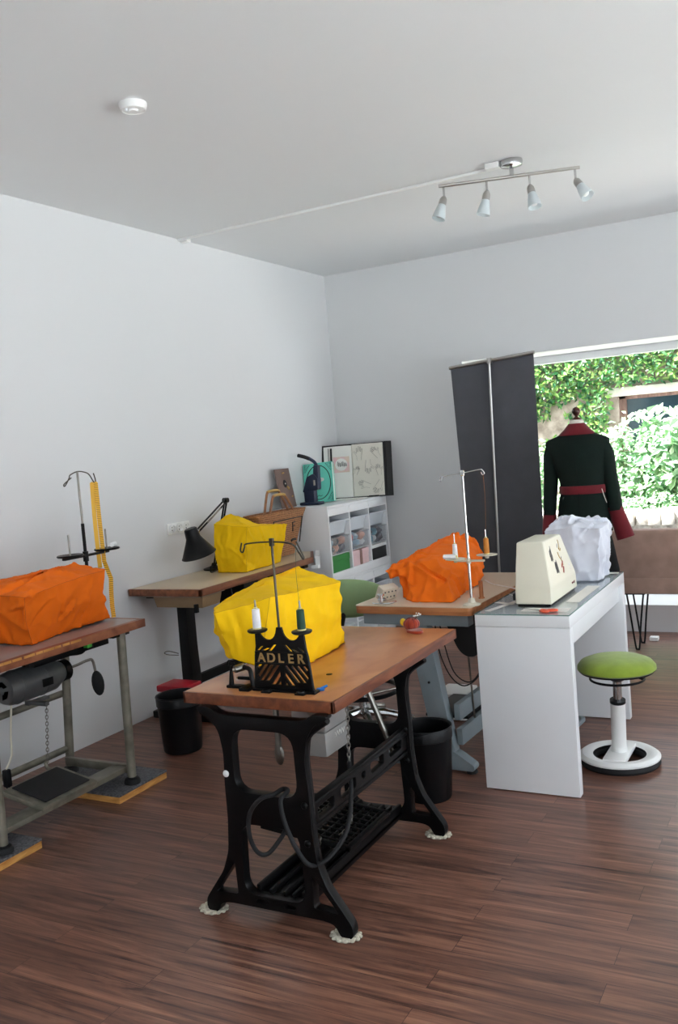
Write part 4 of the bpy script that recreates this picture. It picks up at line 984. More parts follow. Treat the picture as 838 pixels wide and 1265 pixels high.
for x in (-.035, .02, .055): s.box((CX+x-.006, 2.42, .085), (CX+x+.006, 3.18, .105), .003)
s.o('lower_tray_bar', 'black_paint', t)
s = MB(); R = Matrix.Rotation(math.radians(6), 4, 'Y')
tx0, tx1, ty0, ty1, tz = -1.865, -1.50, 2.64, 2.97, 0
s.box((tx0, ty0, -.008), (tx1, ty0+.02, .010), .004).box((tx0, ty1-.02, -.008), (tx1, ty1, .010), .004).box((tx0, ty0, -.008), (tx0+.02, ty1, .010), .004).box((tx1-.02, ty0, -.008), (tx1, ty1, .010), .004)
for k in range(1, 9): s.box((tx0+.01, ty0+.036*k-.005, -.005), (tx1-.01, ty0+.036*k+.005, .007), .002)
for k in range(1, 11): s.box((tx0+.033*k-.004, ty0+.01, -.004), (tx0+.033*k+.004, ty1-.01, .006), .002)
s.bm.transform(Matrix.Translation((CX, 0, .185)) @ R @ Matrix.Translation((-CX, 0, 0))); s.o('treadle', 'black_paint', t)
MB().tube([(-1.70, 3.15, .71), (-1.566, 3.165, .335)], .012, 10).o('stay_rod', 'steel', t)
# clutch motor box hung under the top
bx = MB().box((-1.745, 2.72, .545), (-1.605, 2.90, .715), .012).box((-1.745, 2.72, .455), (-1.607, 2.90, .545), .012).o('motor_box', 'box_grey', t, label='grey metal motor control box hung beneath the top')
s = MB()
for x in (-1.645, ): s.tube([(x, 2.722, .628), (x, 2.70, .628)], .018, 14).tube([(x+.035, 2.722, .655), (x+.035, 2.69, .655)], .016, 14).tube([(x+.035, 2.70, .655), (x+.035, 2.685, .655)], .011, 14)
s.o('control_knob', 'steel', bx)
MB().box((-1.6065, 2.80, .615), (-1.603, 2.88, .695), .001).o('rating_plate', 'black_paint', bx)
s = MB()
for k, h in enumerate((.02, .03, .012, .026)): s.box((-1.6035, 2.81+k*.017, .655), (-1.602, 2.82+k*.017, .655+h))
s.box((-1.6035, 2.81, .64), (-1.602, 2.87, .645)).box((-1.6035, 2.81, .625), (-1.602, 2.87, .63)); s.o('plate_print', 'box_grey', bx)
s = MB()
for k in range(4): s.tube([(-1.6065, 2.79+k*.018, .528), (-1.6065, 2.798+k*.018, .51), (-1.6065, 2.806+k*.018, .528)], .0015, 4)
s.o('stamped_letters', 'paper', bx)
s = MB().tube(crom([(-1.735, 2.719, .535), (-1.72, 2.719, .525), (-1.73, 2.719, .505), (-1.73, 2.719, .48)]), .003, 5); s.o('keyhole_mark', 'black_matte', bx)
chain((-1.55, 2.80, .70), (-1.565, 2.78, .20), .022, .0018).o('chain', 'steel', t)
chain((-1.60, 2.62, .21), (-1.665, 2.60, .03), .022, .0018).o('chain', 'steel', t)
chain((-1.56, 2.72, .20), (-1.61, 2.70, .14), .022, .0018).o('chain', 'steel', t)
MB().tube([(-1.78, 2.84, .455), (-1.78, 2.84, .40)], .01).ball((-1.78, 2.84, .38), .03, (.7, .3, 1.4)).ball((-1.86, 2.80, .42), .03, (.7, .3, 1.4)).tube([(-1.86, 2.80, .715), (-1.86, 2.80, .42)], .012, 8).o('clutch_lever', 'steel', t)

cord = [(-1.64, 2.87, .462), (-1.598, 2.860, 0.444), (-1.553, 2.780, 0.416), (-1.498, 2.680, 0.370), (-1.446, 2.560, 0.325), (-1.431, 2.480, 0.289), (-1.462, 2.42, .243), (-1.505, 2.385, .233), (-1.532, 2.355, .296), (-1.565, 2.35, .383), (-1.573, 2.352, .450), (-1.575, 2.40, .462),
        (-1.60, 2.41, .462), (-1.611, 2.37, .458), (-1.649, 2.352, .446), (-1.695, 2.35, .393), (-1.706, 2.352, .318), (-1.687, 2.36, .262), (-1.66, 2.38, .25), (-1.634, 2.42, .285), (-1.628, 2.50, .32), (-1.62, 2.60, .30)]
tag(MB().tube(crom(cord, 6), .0075, 10).o('power_cord', 'rubber'), 'thick black cord looped over the cast-iron treadle frame', 'cord')

FP = (('crocheted pad under the near left foot of the treadle table', -1.92, 2.41), ('crocheted pad under the near right foot of the treadle table', -1.405, 2.41), ('crocheted pad under the far right foot of the treadle table', -1.405, 3.19), ('crocheted pad under the far left foot of the treadle table', -1.90, 3.19))
base = None
for lb, x, y in FP[:3]:
    s = MB(); rr = random.Random(int(-x*100))
    for k in range(26):
        a = 2*PI*k/26; r = .034+.007*(k % 2)
        s.ball((math.cos(a)*r*1.15, math.sin(a)*r*.9, .006), .0085, (1, 1, .6), 8)
    s.lathe([(0, .0), (.038, .0), (.038, .004), (.03, .008), (0, .008)], (0, 0, 0), 20)
    o = s.o('foot_pad', 'crochet'); o.location = (x-.005, y, 0.0005)
    tag(o, lb, 'foot pad', 'crocheted pads under the treadle table feet')
for f, yy in frames: pass

# ------------------------------------------------------------------ thread stand with lettering
t = E('cast_thread_stand', 'black cast-iron thread stand lettered ADLER on the treadle table', 'thread stand', (-1.61, 2.49, TZ))
SYY = 2.49; ccx = -1.612
wl_, wr_ = -.113, .113
cup = [(.046-.034*math.cos(q), .203-.036*math.sin(q)) for q in [PI*k/10 for k in range(1, 10)]]     # right cup, inner lip to outer lip
out = [(-.108, 0), (.118, 0), (.113, .012), (.100, .10), (.092, .198), (.081, .204)]+cup[::-1]+[(.009, .21), (-.009, .21)]+[(-x, z) for x, z in cup]+[(-.081, .204), (-.094, .198), (-.098, .10)]
holes = []
for sg in (-1, 1):
    for k in range(3):      # roof-like slats above the lettering
        x0 = .014+.026*k; h = .158-(.006 if k == 0 else .018 if k == 1 else .012); w = .011 if k < 2 else .008
        holes.append([(sg*x0, h), (sg*(x0+w), h), (sg*min(x0+w+.022, .093), .130), (sg*min(x0+.022, .084), .130)])
    for k in range(4):      # diagonal lattice below
        x0 = .008+.023*k; e = min(x0+.046, .094)
        holes.append([(sg*x0, .084), (sg*(x0+.013), .084), (sg*min(e+.013, .099), .084-(min(e+.013, .099)-x0-.013)*1.2), (sg*e, .084-(e-x0)*1.2)])
    holes.append([(sg*.008, .066), (sg*.046, .018), (sg*.030, .018), (sg*.008, .047)])
    holes.append([(sg*.008, .033), (sg*.020, .018), (sg*.008, .018)])
stp = slab(out, holes, .009)
bs = MB().mesh(stp, Matrix.Translation((ccx, SYY, TZ+.006)) @ XZ)
bs.box((ccx-.118, SYY-.014, TZ), (ccx+.122, SYY+.022, TZ+.008), .002)
bs.box((ccx-.102, SYY-.008, TZ+.092), (ccx+.104, SYY+.004, TZ+.096), .001).box((ccx-.1, SYY-.008, TZ+.130), (ccx+.1, SYY+.004, TZ+.134), .001)
for sg in (-1, 1): bs.tube([(ccx+sg*.112, SYY, TZ+.005), (ccx+sg*.10, SYY, TZ+.12), (ccx+sg*.083, SYY, TZ+.196)], .005, 8)
bd = bs.o('cast_frame', 'black_paint', t)
for x in (-.055, .075):
    MB().lathe([(0, TZ+.006), (.016, TZ+.006), (.014, TZ+.012), (.006, TZ+.014), (0, TZ+.014)], (ccx+x, SYY-.02, 0), 14).box((ccx+x-.018, SYY-.034, TZ), (ccx+x+.018, SYY, TZ+.007), .003).o('fixing_screw', 'black_paint', bd)
for i, ch in enumerate('ADLER'):
    MB().mesh(text(ch, .045, .0012), Matrix.Translation((ccx-.076+.038*i, SYY-.0055, TZ+.113)) @ Matrix.Rotation(PI/2, 4, 'X')).o('letter', 'gold', bd, 0)
MB().tube([(ccx, SYY, TZ+.185), (ccx, SYY, TZ+.51)], .0042, 10).o('rod', 'dark_steel', t)
zt = TZ+.502
MB().box((ccx-.007, SYY-.006, zt-.018), (ccx+.007, SYY+.006, zt+.008), .002).tube(crom([(ccx-.118, SYY, zt-.005), (ccx-.125, SYY, zt-.03), (ccx-.116, SYY, zt-.036), (ccx-.108, SYY, zt-.02), (ccx-.096, SYY, zt-.008), (ccx, SYY, zt-.004), (ccx+.075, SYY, zt-.012), (ccx+.10, SYY, zt-.04), (ccx+.113, SYY, zt-.062), (ccx+.117, SYY, zt-.055), (ccx+.10, SYY, zt-.02), (ccx+.093, SYY, zt-.005)], 5), .0028, 8).o('thread_guide', 'dark_steel', t)
SP = []
for sg in (-1, 1):
    x = ccx+sg*.086
    d = MB().lathe([(.004, TZ+.196), (.030, TZ+.198), (.034, TZ+.202), (.034, TZ+.206), (.03, TZ+.208), (.004, TZ+.206)], (x, SYY, 0), 28).o('spool_disc', 'black_paint', t)
    MB().tube([(x, SYY, TZ+.196), (x, SYY, TZ+.305)], .0032, 8).o('spool_pin', 'steel', d)
    SP.append((x, SYY, TZ+.2085))
def cone(name, label, loc, m, h=.072, r=.0135, thread=None):
    t = E('thread_spool', label, 'thread spool', loc, 0, 'thread spools')
    x, y, z = loc
    MB().lathe([(.0042, z), (r+.001, z), (r+.001, z+.004), (.0045, z+.006), (.0045, z+h-.003), (r*.55, z+h), (.0045, z+h+.002)], (x, y, 0), 20).o('core', 'card', t)
    MB().lathe([(.005, z+.004), (r, z+.004), (r+.0005, z+h*.2), (r*.93, z+h-.006), (.005, z+h-.003)], (x, y, 0), 24).o('wound_thread', m, t)
    if thread: MB().tube(crom(thread, 4), .0006, 4).o('loose_thread', m, t)
    return t
cone('w', 'white thread spool on the lettered cast-iron stand', SP[0], 'thread_white')
cone('g', 'dark green thread spool on the lettered cast-iron stand', SP[1], 'thread_green', thread=[(SP[1][0], SYY, TZ+.28), (SP[1][0]-.003, SYY, TZ+.40), (ccx+.09, SYY, zt-.03)])

t = E('bobbin_winder', 'small black bobbin winder beside the lettered thread stand', 'bobbin winder', (-1.79, 2.50, TZ))
MB().box((-1.845, 2.488, TZ), (-1.735, 2.515, TZ+.010), .003).box((-1.775, 2.46, TZ), (-1.735, 2.52, TZ+.012), .003).o('base_plate', 'black_paint', t)
MB().tube([(-1.83, 2.50, TZ+.008), (-1.828, 2.50, TZ+.05), (-1.825, 2.50, TZ+.075)], [.010, .006, .004], 10).tube(crom([(-1.84, 2.5, TZ+.075), (-1.835, 2.5, TZ+.092), (-1.815, 2.5, TZ+.088), (-1.815, 2.5, TZ+.07)]), .003, 6).o('tension_post', 'black_paint', t)
MB().tube([(-1.805, 2.49, TZ+.066), (-1.785, 2.52, TZ+.070)], .013, 16).tube([(-1.81, 2.485, TZ+.065), (-1.80, 2.495, TZ+.067)], .006, 12).o('winder_wheel', 'steel', t)
MB().tube(crom([(-1.78, 2.51, TZ+.07), (-1.755, 2.505, TZ+.065), (-1.745, 2.5, TZ+.04), (-1.742, 2.5, TZ+.012)]), .008, 10).box((-1.80, 2.495, TZ+.03), (-1.75, 2.507, TZ+.04), .002).o('winder_arm', 'black_paint', t)
MB().box((-1.812, 2.505, TZ+.03), (-1.77, 2.512, TZ+.036), .001).o('trip_lever', 'gold', t)
t = E('blue_clip', 'small blue plastic clip on the treadle table beside the lettered stand', 'clip', (-1.49, 2.53, TZ))
MB().box((-1.508, 2.518, TZ+.001), (-1.482, 2.533, TZ+.010), .003, Matrix.Rotation(.3, 3, 'Z')).o('clip_body', 'blue', t)
MB().tube([(-1.492, 2.524, TZ+.009), (-1.474, 2.536, TZ+.016)], .004, 8).o('clip_lever', 'blue', t)

rings = [[(-1.90, 2.58, .84), (-1.84, 2.535, .85), (-1.765, 2.56, .822), (-1.715, 2.85, .763), (-1.74, 3.18, .763), (-1.86, 3.2, .763), (-1.95, 3.15, .765), (-1.96, 2.85, .775)],
         [(-1.92, 2.55, .94), (-1.855, 2.505, .945), (-1.73, 2.58, .935), (-1.69, 2.83, .91), (-1.685, 3.05, .90), (-1.86, 3.12, .9), (-1.96, 3.08, .9), (-1.965, 2.8, .92)],
         [(-1.93, 2.57, 1.02), (-1.86, 2.482, 1.02), (-1.72, 2.615, 1.051), (-1.69, 2.84, 1.044), (-1.675, 3.06, 1.032), (-1.86, 3.10, 1.045), (-1.96, 3.05, 1.035), (-1.965, 2.8, 1.04)],
         [(-1.90, 2.60, 1.045), (-1.88, 2.60, 1.048), (-1.86, 2.61, 1.05), (-1.88, 2.88, 1.078), (-1.86, 3.055, 1.092), (-1.865, 3.06, 1.094), (-1.87, 3.055, 1.092), (-1.90, 2.88, 1.078)]]
tag(drape(rings, 'yellow', 'dust_cover', amp=.0055, seed=12, folds=26), 'large bright yellow dust cover on the treadle table behind the lettered stand', 'dust cover', 'cloth dust covers over machines')

t = E('pincushion', 'tomato-like red pincushion with pins at the far end of the treadle table', 'pincushion', (-1.59, 3.42, TZ))
s = MB(); c0 = Vector((-1.565, 3.43, TZ+.028))
o = MB().ball(c0, .034, (1.05, 1, .8), 28)
for v in o.bm.verts:
    d = v.co-c0; a = math.atan2(d.y, d.x); v.co = c0+d*(1-.10*abs(math.cos(a*4))*(1-abs(d.z)/.04*.5))
bd = o.o('cushion', 'pinred', t, 60)
s = MB()
for k in range(8):
    a = k*PI/4+PI/8*0
    s.tube([c0+Vector((math.cos(a)*math.cos(q)*.0325, math.sin(a)*math.cos(q)*.031, math.sin(q)*.0275)) for q in [-.9+2.3*i/10 for i in range(11)]], .0012, 5)
s.o('gathering_thread', 'wine', bd)
MB().ball((-1.603, 3.43, TZ+.035), .018, (.7, .8, .9)).o('yellow_patch', 'pinyellow', bd)
MB().prism(rnd_poly([(-1.575, 3.385), (-1.53, 3.362), (-1.498, 3.362), (-1.495, 3.39), (-1.535, 3.43)], .012), 'z', TZ+.001, TZ+.012, .003).o('felt_leaf', 'pinred', t)
s = MB(); hd_ = MB(); rr = random.Random(4)
for k in range(12):
    a = rr.uniform(-1.2, 1.6); p = c0+Vector((math.cos(a)*.022, math.sin(a)*.02, .020)); q = p+Vector((math.cos(a)*.016+.004, math.sin(a)*.012, .020))
    s.tube([p, q], .0009, 4); hd_.ball(q, .0028, seg=8)
s.o('pins', 'chrome', t); hd_.o('pin_heads', 'thread_white', t)

# ------------------------------------------------------------------ waste bins
def bin_(label, x, y, h, rb, rt):
    t = E('waste_bin', label, 'waste bin', (x, y, 0), 0, 'black waste bins')
    MB().lathe([(0, .003), (rb-.012, .0), (rb-.004, .003), (rb, .012), (rt, h-.05), (rt+.001, h-.048), (rt+.004, h-.046), (rt+.005, h-.006), (rt+.002, h), (rt-.003, h-.002), (rt-.006, h-.05), (rb-.006, .02), (0, .012)], (x, y, 0), 48).o('body', 'black_plastic', t)
    MB().lathe([(rt+.003, h-.004), (rt+.007, h-.001), (rt+.005, h+.004), (rt-.001, h+.004), (rt-.004, h-.002)], (x, y, 0), 48).o('rim', 'black_plastic', t)
    return t
bin_('black waste bin behind the far right foot of the treadle table', -1.592, 3.545, .315, .098, .112)
bin_('black waste bin by the left wall under the beige table', -3.115, 3.77, .30, .103, .117)
t = E('plastic_container', 'pale pink plastic container with red lid standing behind the bin by the wall', 'container', (-3.31, 4.02, 0))
MB().box((-3.40, 3.95, 0.0), (-3.22, 4.09, .262), .01, None, (.85, .85)).o('body', 'box_pink', t)
MB().box((-3.41, 3.94, .25), (-3.21, 4.10, .285), .008).o('lid', 'red', t)
# ================================================================== pale-brown table with grey steel legs
Z4 = .785; a4 = math.radians(-2)
t = E('overlock_table', 'pale brown table on blue-grey steel legs beside the white desk', 'table', (-1.72, 4.33, 0), a4)
c4, s4 = math.cos(a4), math.sin(a4)
def Q(x, y, z): 
    x -= -1.72; y -= 4.33
    return (-1.72+x*c4-y*s4, 4.33+x*s4+y*c4, z)
def bx4(s, a, b, bev=0):
    s.box(a, b, bev); return s
def oq(s, *a, **k):
    """parts drawn square to the room, turned with the table"""
    k['wld'] = False
    s.bm.transform(Matrix.Translation((1.72, -4.33, 0))); return s.o(*a, **k)
X0, X1, Y0, Y1 = -2.02, -1.42, 3.815, 4.80
oq(MB().prism(rnd_poly([(X0, Y0), (X1, Y0), (X1, Y1), (X0, Y1)], .02, 3), 'z', Z4-.004, Z4, .001), 'tabletop', 'lam_beige4', t)
oq(MB().prism(rnd_poly([(X0+.001, Y0+.001), (X1-.001, Y0+.001), (X1-.001, Y1-.001), (X0+.001, Y1-.001)], .02, 3), 'z', Z4-.040, Z4-.004, .003), 'wooden_edge', 'edge_tan', t)
for y in (3.87, 4.70):
    s = MB().prism(rnd_poly([(-1.775, .70), (-1.665, .70), (-1.558, .05), (-1.655, .05)], .008), 'y', y-.02, y+.035, .006)
    l = oq(s, 'leg', 'grey_green', t)
    oq(MB().prism(rnd_poly([(-2.0, .015), (-1.475, .015), (-1.47, .04), (-1.54, .085), (-1.57, .10), (-1.67, .10), (-2.0, .05)], .012), 'y', y-.03, y+.03, .008), 'foot_bar', 'grey_green', l)
    oq(MB().box((-1.99, y-.03, .69), (-1.45, y+.035, Z4-.041), .006), 'top_bracket', 'grey_green', l)
    oq(MB().lathe([(0, 0), (.024, 0), (.026, .006), (.022, .016), (0, .016)], (-1.495, y, 0)).lathe([(0, 0), (.024, 0), (.026, .006), (.022, .016), (0, .016)], (-1.96, y, 0)), 'rubber_foot', 'rubber', l)
oq(MB().cyl((-1.672, 3.849, .42), (-1.672, 3.846, .42), .006), 'bolt_hole', 'black_matte', l)
oq(MB().box((-1.575, 3.89, .235), (-1.545, 4.69, .312), .005), 'cross_bar', 'grey_green', t)
oq(MB().box((-1.570, 3.89, .118), (-1.540, 4.69, .195), .005), 'cross_bar', 'grey_green', t)
oq(MB().box((-1.80, 4.05, .19), (-1.575, 4.40, .205), .004), 'treadle_plate', 'black_paint', t)
g = MB().prism(rnd_poly([(-1.625, .70), (-1.60, .745), (-1.44, .745), (-1.43, .58), (-1.47, .525), (-1.52, .52), (-1.56, .55)], .035, 5), 'y', 3.96, 4.02, .01)
oq(g, 'belt_guard', 'black_matte', t)
oq(MB().lathe([(0, 0), (.06, 0), (.07, .02), (.07, .16), (.05, .2), (0, .2)], (-1.53, 4.02, .62), 24, Matrix.Rotation(-PI/2, 4, 'X')), 'motor', 'black_paint', t)
oq(MB().tube([(-1.525, 3.99, .53), (-1.545, 4.06, .20)], .005, 8), 'pull_rod', 'steel', t)
for k, pts in enumerate(([(-1.67, 3.95, .745), (-1.66, 3.96, .55), (-1.62, 3.98, .42), (-1.56, 4.0, .37), (-1.49, 4.02, .42), (-1.46, 4.02, .52)], [(-1.655, 3.96, .745), (-1.64, 3.97, .60), (-1.60, 3.98, .44), (-1.53, 4.0, .39), (-1.47, 4.01, .46), (-1.45, 4.02, .55)], [(-1.63, 4.1, .74), (-1.60, 4.1, .58), (-1.56, 4.12, .50)])):
    oq(MB().tube(crom(pts), .003, 6), 'cable', 'rubber', t)
t = E('control_box', 'white electrical control box on the floor under the pale brown table', 'control box', (-1.88, 4.66, 0))
MB().box((-1.98, 4.56, .004), (-1.80, 4.78, .15), .012).o('housing', 'white_plastic', t)
MB().box((-1.95, 4.557, .05), (-1.85, 4.561, .10), .002).box((-1.803, 4.60, .03), (-1.798, 4.74, .06), .001).o('dark_panel', 'motor_grey', t)
for x in (-1.96, -1.82): MB().box((x-.012, 4.58, 0), (x+.012, 4.76, .006)).o('foot', 'rubber', t)

rings = [[(-1.868, 4.017, .788), (-1.771, 3.905, .788), (-1.568, 3.905, .788), (-1.588, 4.162, .788), (-1.607, 4.453, .795), (-1.742, 4.695, .788), (-1.907, 4.598, .788), (-1.917, 4.259, .788)],
         [(-1.888, 4.017, .882), (-1.8, 3.998, .853), (-1.607, 3.969, .882), (-1.607, 4.211, .892), (-1.636, 4.55, .872), (-1.742, 4.792, .901), (-1.917, 4.695, .901), (-1.936, 4.308, .901)],
         [(-1.935, 3.965, .926), (-1.81, 4.017, .95), (-1.694, 4.066, .974), (-1.665, 4.308, .974), (-1.704, 4.685, .93), (-1.771, 4.821, .979), (-1.897, 4.695, .969), (-1.926, 4.356, .96)],
         [(-1.83, 4.191, .99), (-1.81, 4.191, .993), (-1.791, 4.191, .99), (-1.82, 4.453, 1.010), (-1.83, 4.724, 1.022), (-1.839, 4.724, 1.023), (-1.859, 4.724, 1.022), (-1.859, 4.453, 1.01)]]
tag(drape(rings, 'orange', 'dust_cover', amp=.010, seed=5, seams=False), 'bright orange dust cover on the pale brown table by the white desk', 'dust cover', 'cloth dust covers over machines')

t = E('chrome_thread_stand', 'tall chrome two-cone thread stand on the pale brown table', 'thread stand', (-1.456, 3.86, Z4))
px, py = -1.456, 3.862
MB().lathe([(0, Z4), (.040, Z4), (.042, Z4+.004), (.036, Z4+.008), (.018, Z4+.014), (.013, Z4+.032), (.008, Z4+.034), (0, Z4+.034)], (px, py, 0)).o('base', 'cream_dev', t)
MB().tube([(px, py, Z4+.03), (px, py, 1.11)], .0065, 10).tube([(px, py, 1.10), (px, py, 1.385)], .0045, 10).tube([(px, py, 1.09), (px, py, 1.115)], .0085, 10).o('pole', 'chrome', t)
MB().box((px-.008, py-.007, 1.372), (px+.008, py+.007, 1.398), .002).tube(crom([(px-.105, py, 1.372), (px-.112, py, 1.36), (px-.105, py, 1.352), (px-.098, py, 1.366), (px-.09, py, 1.376), (px, py, 1.385), (px+.08, py, 1.396), (px+.095, py, 1.392), (px+.103, py, 1.378), (px+.094, py, 1.372), (px+.088, py, 1.385)], 5), .0022, 6).o('thread_guide', 'chrome', t)
MB().prism(rnd_poly([(px-.06, py-.010), (px+.075, py-.010), (px+.075, py+.012), (px-.06, py+.012)], .008), 'z', .984, .992, .002).cyl((px, py, .975), (px, py, 1.0), .010).o('cross_arm', 'cream_dev', t)
S4 = []
for dx, dy, z in ((-.062, .0, .995), (.088, .0, 1.013)):
    d = MB().lathe([(0, z-.016), (.008, z-.014), (.010, z-.004), (.046, z), (.047, z+.003), (.01, z+.004), (0, z+.004)], (px+dx, py+dy, 0), 28).o('spool_disc', 'cream_dev', t)
    MB().tube([(px+dx, py+dy, z), (px+dx, py+dy, z+.115)], .003, 8).o('spool_pin', 'chrome', d); S4.append((px+dx, py+dy, z+.0045))
cone('a', 'white thread spool upright on the chrome stand', S4[0], 'thread_white', .07, .0115)
cone('b', 'ochre thread spool upright on the chrome stand, its thread running up', S4[1], 'thread_orange', .075, .0125, [(S4[1][0], py, S4[1][2]+.07), (px+.098, py, 1.25), (px+.097, py, 1.374)])
t = E('thread_spool', 'white thread spool lying on the disc of the chrome stand', 'thread spool', (px-.075, py-.03, 1.0), 0, 'thread spools')
MB().tube([(px-.108, py-.027, 1.0112), (px-.052, py-.020, 1.0112)], .011, 16).o('wound_thread', 'thread_white', t)
MB().tube([(px-.112, py-.0275, 1.0112), (px-.046, py-.0193, 1.0112)], .005, 10).o('core', 'card', t)
t = E('wooden_peg', 'short upright wooden peg on the pale brown table by the chrome stand', 'peg', (-1.468, 4.03, Z4))
MB().tube([(-1.468, 4.03, Z4), (-1.468, 4.03, Z4+.082)], .010, 14).o('peg', 'peg', t)
MB().lathe([(0, Z4), (.015, Z4), (.014, Z4+.005), (0, Z4+.005)], (-1.468, 4.03, 0)).o('collar', 'peg', t)
t = E('bobbin_device', 'cream control box with buttons and chrome hook at the corner of the pale brown table', 'control box', (-1.95, 3.93, Z4))
R = Matrix.Translation((-1.925, 3.955, Z4+.034)) @ Matrix.Rotation(math.radians(-24), 4, 'Z') @ Matrix.Rotation(math.radians(28), 4, 'Y')
s = MB().box((-.022, -.05, -.025), (.022, .05, .042), .005); s.bm.transform(R); hb = s.o('housing', 'cream_dev', t)
s = MB()
for i in range(4):
    for j in range(2): s.cyl((.021, -.034+.022*i, -.004+.03*j), (.025, -.034+.022*i, -.004+.03*j), .004, seg=10)
s.bm.transform(R); s.o('button', 'motor_grey', hb)
MB().tube(crom([(-1.955, 3.86, Z4+.004), (-1.92, 3.84, Z4+.004), (-1.87, 3.86, Z4+.004), (-1.85, 3.90, Z4+.006)]), .004, 8).tube([(-1.91, 3.86, Z4), (-1.91, 3.86, Z4+.045)], .010, 12).tube([(-1.925, 3.86, Z4+.045), (-1.895, 3.86, Z4+.045)], .006, 10).tube([(-1.93, 3.87, Z4+.02), (-1.89, 3.87, Z4+.02)], .007, 10).o('chrome_hook', 'chrome', t)
tag(MB().tube(crom([(-1.60, 4.46, .80), (-1.54, 4.40, .790), (-1.46, 4.33, .791), (-1.405, 4.26, .797), (-1.33, 4.18, .800), (-1.27, 4.11, .805)], 6), .003, 8).o('power_cord', 'white_plastic'), 'thin white cord running from the orange cover to the cream case', 'cord')

# ================================================================== white desk
DX0, DX1, DY0, DY1, DZ = -1.386, -.975, 3.700, 4.840, .780
t = E('white_desk', 'white lacquered desk with panel ends', 'desk', ((DX0+DX1)/2, (DY0+DY1)/2, 0))
MB().box((DX0, DY0, DZ-.056), (DX1, DY1, DZ-.006), .002).o('top', 'white_lac', t)
for y in (DY0, DY1-.05): 
    p = MB().box((DX0, y, .004), (DX1, y+.05, DZ-.057), .002).o('end_panel', 'white_lac', t)
    for x in (DX0+.04, DX1-.03): MB().cyl((x, y+.025, 0), (x, y+.025, .006), .014).o('glide', 'steel', p)
MB().box((DX0+.02, DY0+.05, DZ-.15), (DX1-.022, DY1-.05, DZ-.057), .002).o('drawer', 'white_lac', t)
t = E('glass_top', 'clear glass sheet lying on the white desk', 'glass top', (-1.18, 4.27, DZ-.006))
MB().box((DX0+.001, DY0+.001, DZ-.0055), (DX1-.001, DY1-.001, DZ), .0008).o('sheet', 'glass_top', t, 0)
e = MB().box((DX0, DY0-.0003, DZ-.0052), (DX1, DY0+.001, DZ-.0006)).box((DX0, DY1-.001, DZ-.0052), (DX1, DY1+.0003, DZ-.0006)).box((DX1-.001, DY0, DZ-.0052), (DX1+.0003, DY1, DZ-.0006)).box((DX0-.0003, DY0, DZ-.0052), (DX0+.001, DY1, DZ-.0006))
e.o('ground_edge', 'glass_edge', t, 0, label='greenish polished edge')
# cream hard case
t = E('machine_case', 'cream hard sewing-machine case with small stickers on the white desk', 'machine case', (-1.17, 4.1, DZ))
z0, z1, z2 = DZ+.012, DZ+.085, 1.058
sec = [((-1.25, 3.855), (-1.087, 3.855), (-1.087, 4.31), (-1.25, 4.31), z0), ((-1.25, 3.862), (-1.087, 3.862), (-1.087, 4.30), (-1.25, 4.30), z1), ((-1.25, 3.925), (-1.128, 3.925), (-1.128, 4.215), (-1.25, 4.215), z2)]
s = MB(); vs = [[s.bm.verts.new((p[0], p[1], q[4])) for p in q[:4]] for q in sec]
for a, b2 in zip(vs, vs[1:]):
    for k in range(4): s.bm.faces.new((a[k], a[(k+1) % 4], b2[(k+1) % 4], b2[k]))
s.bm.faces.new(vs[0][::-1]); s.bm.faces.new(vs[-1])
bmesh.ops.recalc_face_normals(s.bm, faces=s.bm.faces[:]); bmesh.ops.bevel(s.bm, geom=s.bm.edges[:], offset=.009, segments=3, profile=.6, affect='EDGES', clamp_overlap=True)
hc = s.o('shell', 'cream', t, 30)
MB().box((-1.242, 3.865, DZ+.0005), (-1.095, 4.30, z0+.004), .003).o('base', 'black_plastic', t)
MB().box((-1.258, 3.85, DZ+.03), (-1.25, 3.90, DZ+.06), .004).o('side_clip', 'black_plastic', t)
def onface(y, z):
    f = (z-z1)/(z2-z1); return Vector((-1.087-.041*f+.0012, y, z))
def scrib(name, m, lines, r=.0011):
    s = MB()
    for l in lines: s.tube(crom([onface(*p) for p in l], 4), r, 4)
    return s.o(name, m, hc)
ln = []
for k in range(5): ln += [[(3.965+.006*k, .985+.004*k), (3.972+.006*k, 1.01+.003*k), (3.968+.007*k, .965), (3.976+.006*k, .99)]]
for k in range(5): ln += [[(4.00+.007*k, .925), (4.006+.007*k, .955), (4.003+.007*k, .905), (4.012+.006*k, .935)]]
ln += [[(3.985, .96), (3.995, 1.0), (3.995, 1.03)], [(4.02, .95), (4.035, .96), (4.04, .90)]]
scrib('script_sticker', 'motor_grey', ln, .0008)
scrib('leaf_sticker', 'strap_gold', [[(4.09, .99), (4.10, .965), (4.12, .95), (4.125, .925)], [(4.13, 1.0), (4.14, 1.02), (4.14, 1.04)], [(4.12, 1.005), (4.135, .99), (4.15, 1.0)]], .0018)
s = MB()
for p in ((4.105, .925), (4.118, .91), (4.11, .90), (4.122, .935)): s.ball(onface(*p), .011, (.12, 1, 1.1), 12)
s.o('flower_sticker', 'pinred', hc)
s = MB().ball(onface(4.11, 1.015), .008, (.12, .6, 1.5), 10).ball(onface(4.12, .955), .008, (.12, .6, 1.5), 10); s.o('bird_sticker', 'motor_grey', hc)
s = MB().ball(onface(4.22, .915), .007, (.15, 1, 1), 10).ball(onface(4.225, .895), .005, (.15, 1, 1), 10); s.o('pale_sticker', 'white_plastic', hc)
MB().box((-1.088, 4.215, .822), (-1.0855, 4.24, .830)).box((-1.088, 4.25, .820), (-1.0855, 4.263, .832)).o('maker_mark', 'wine', hc)
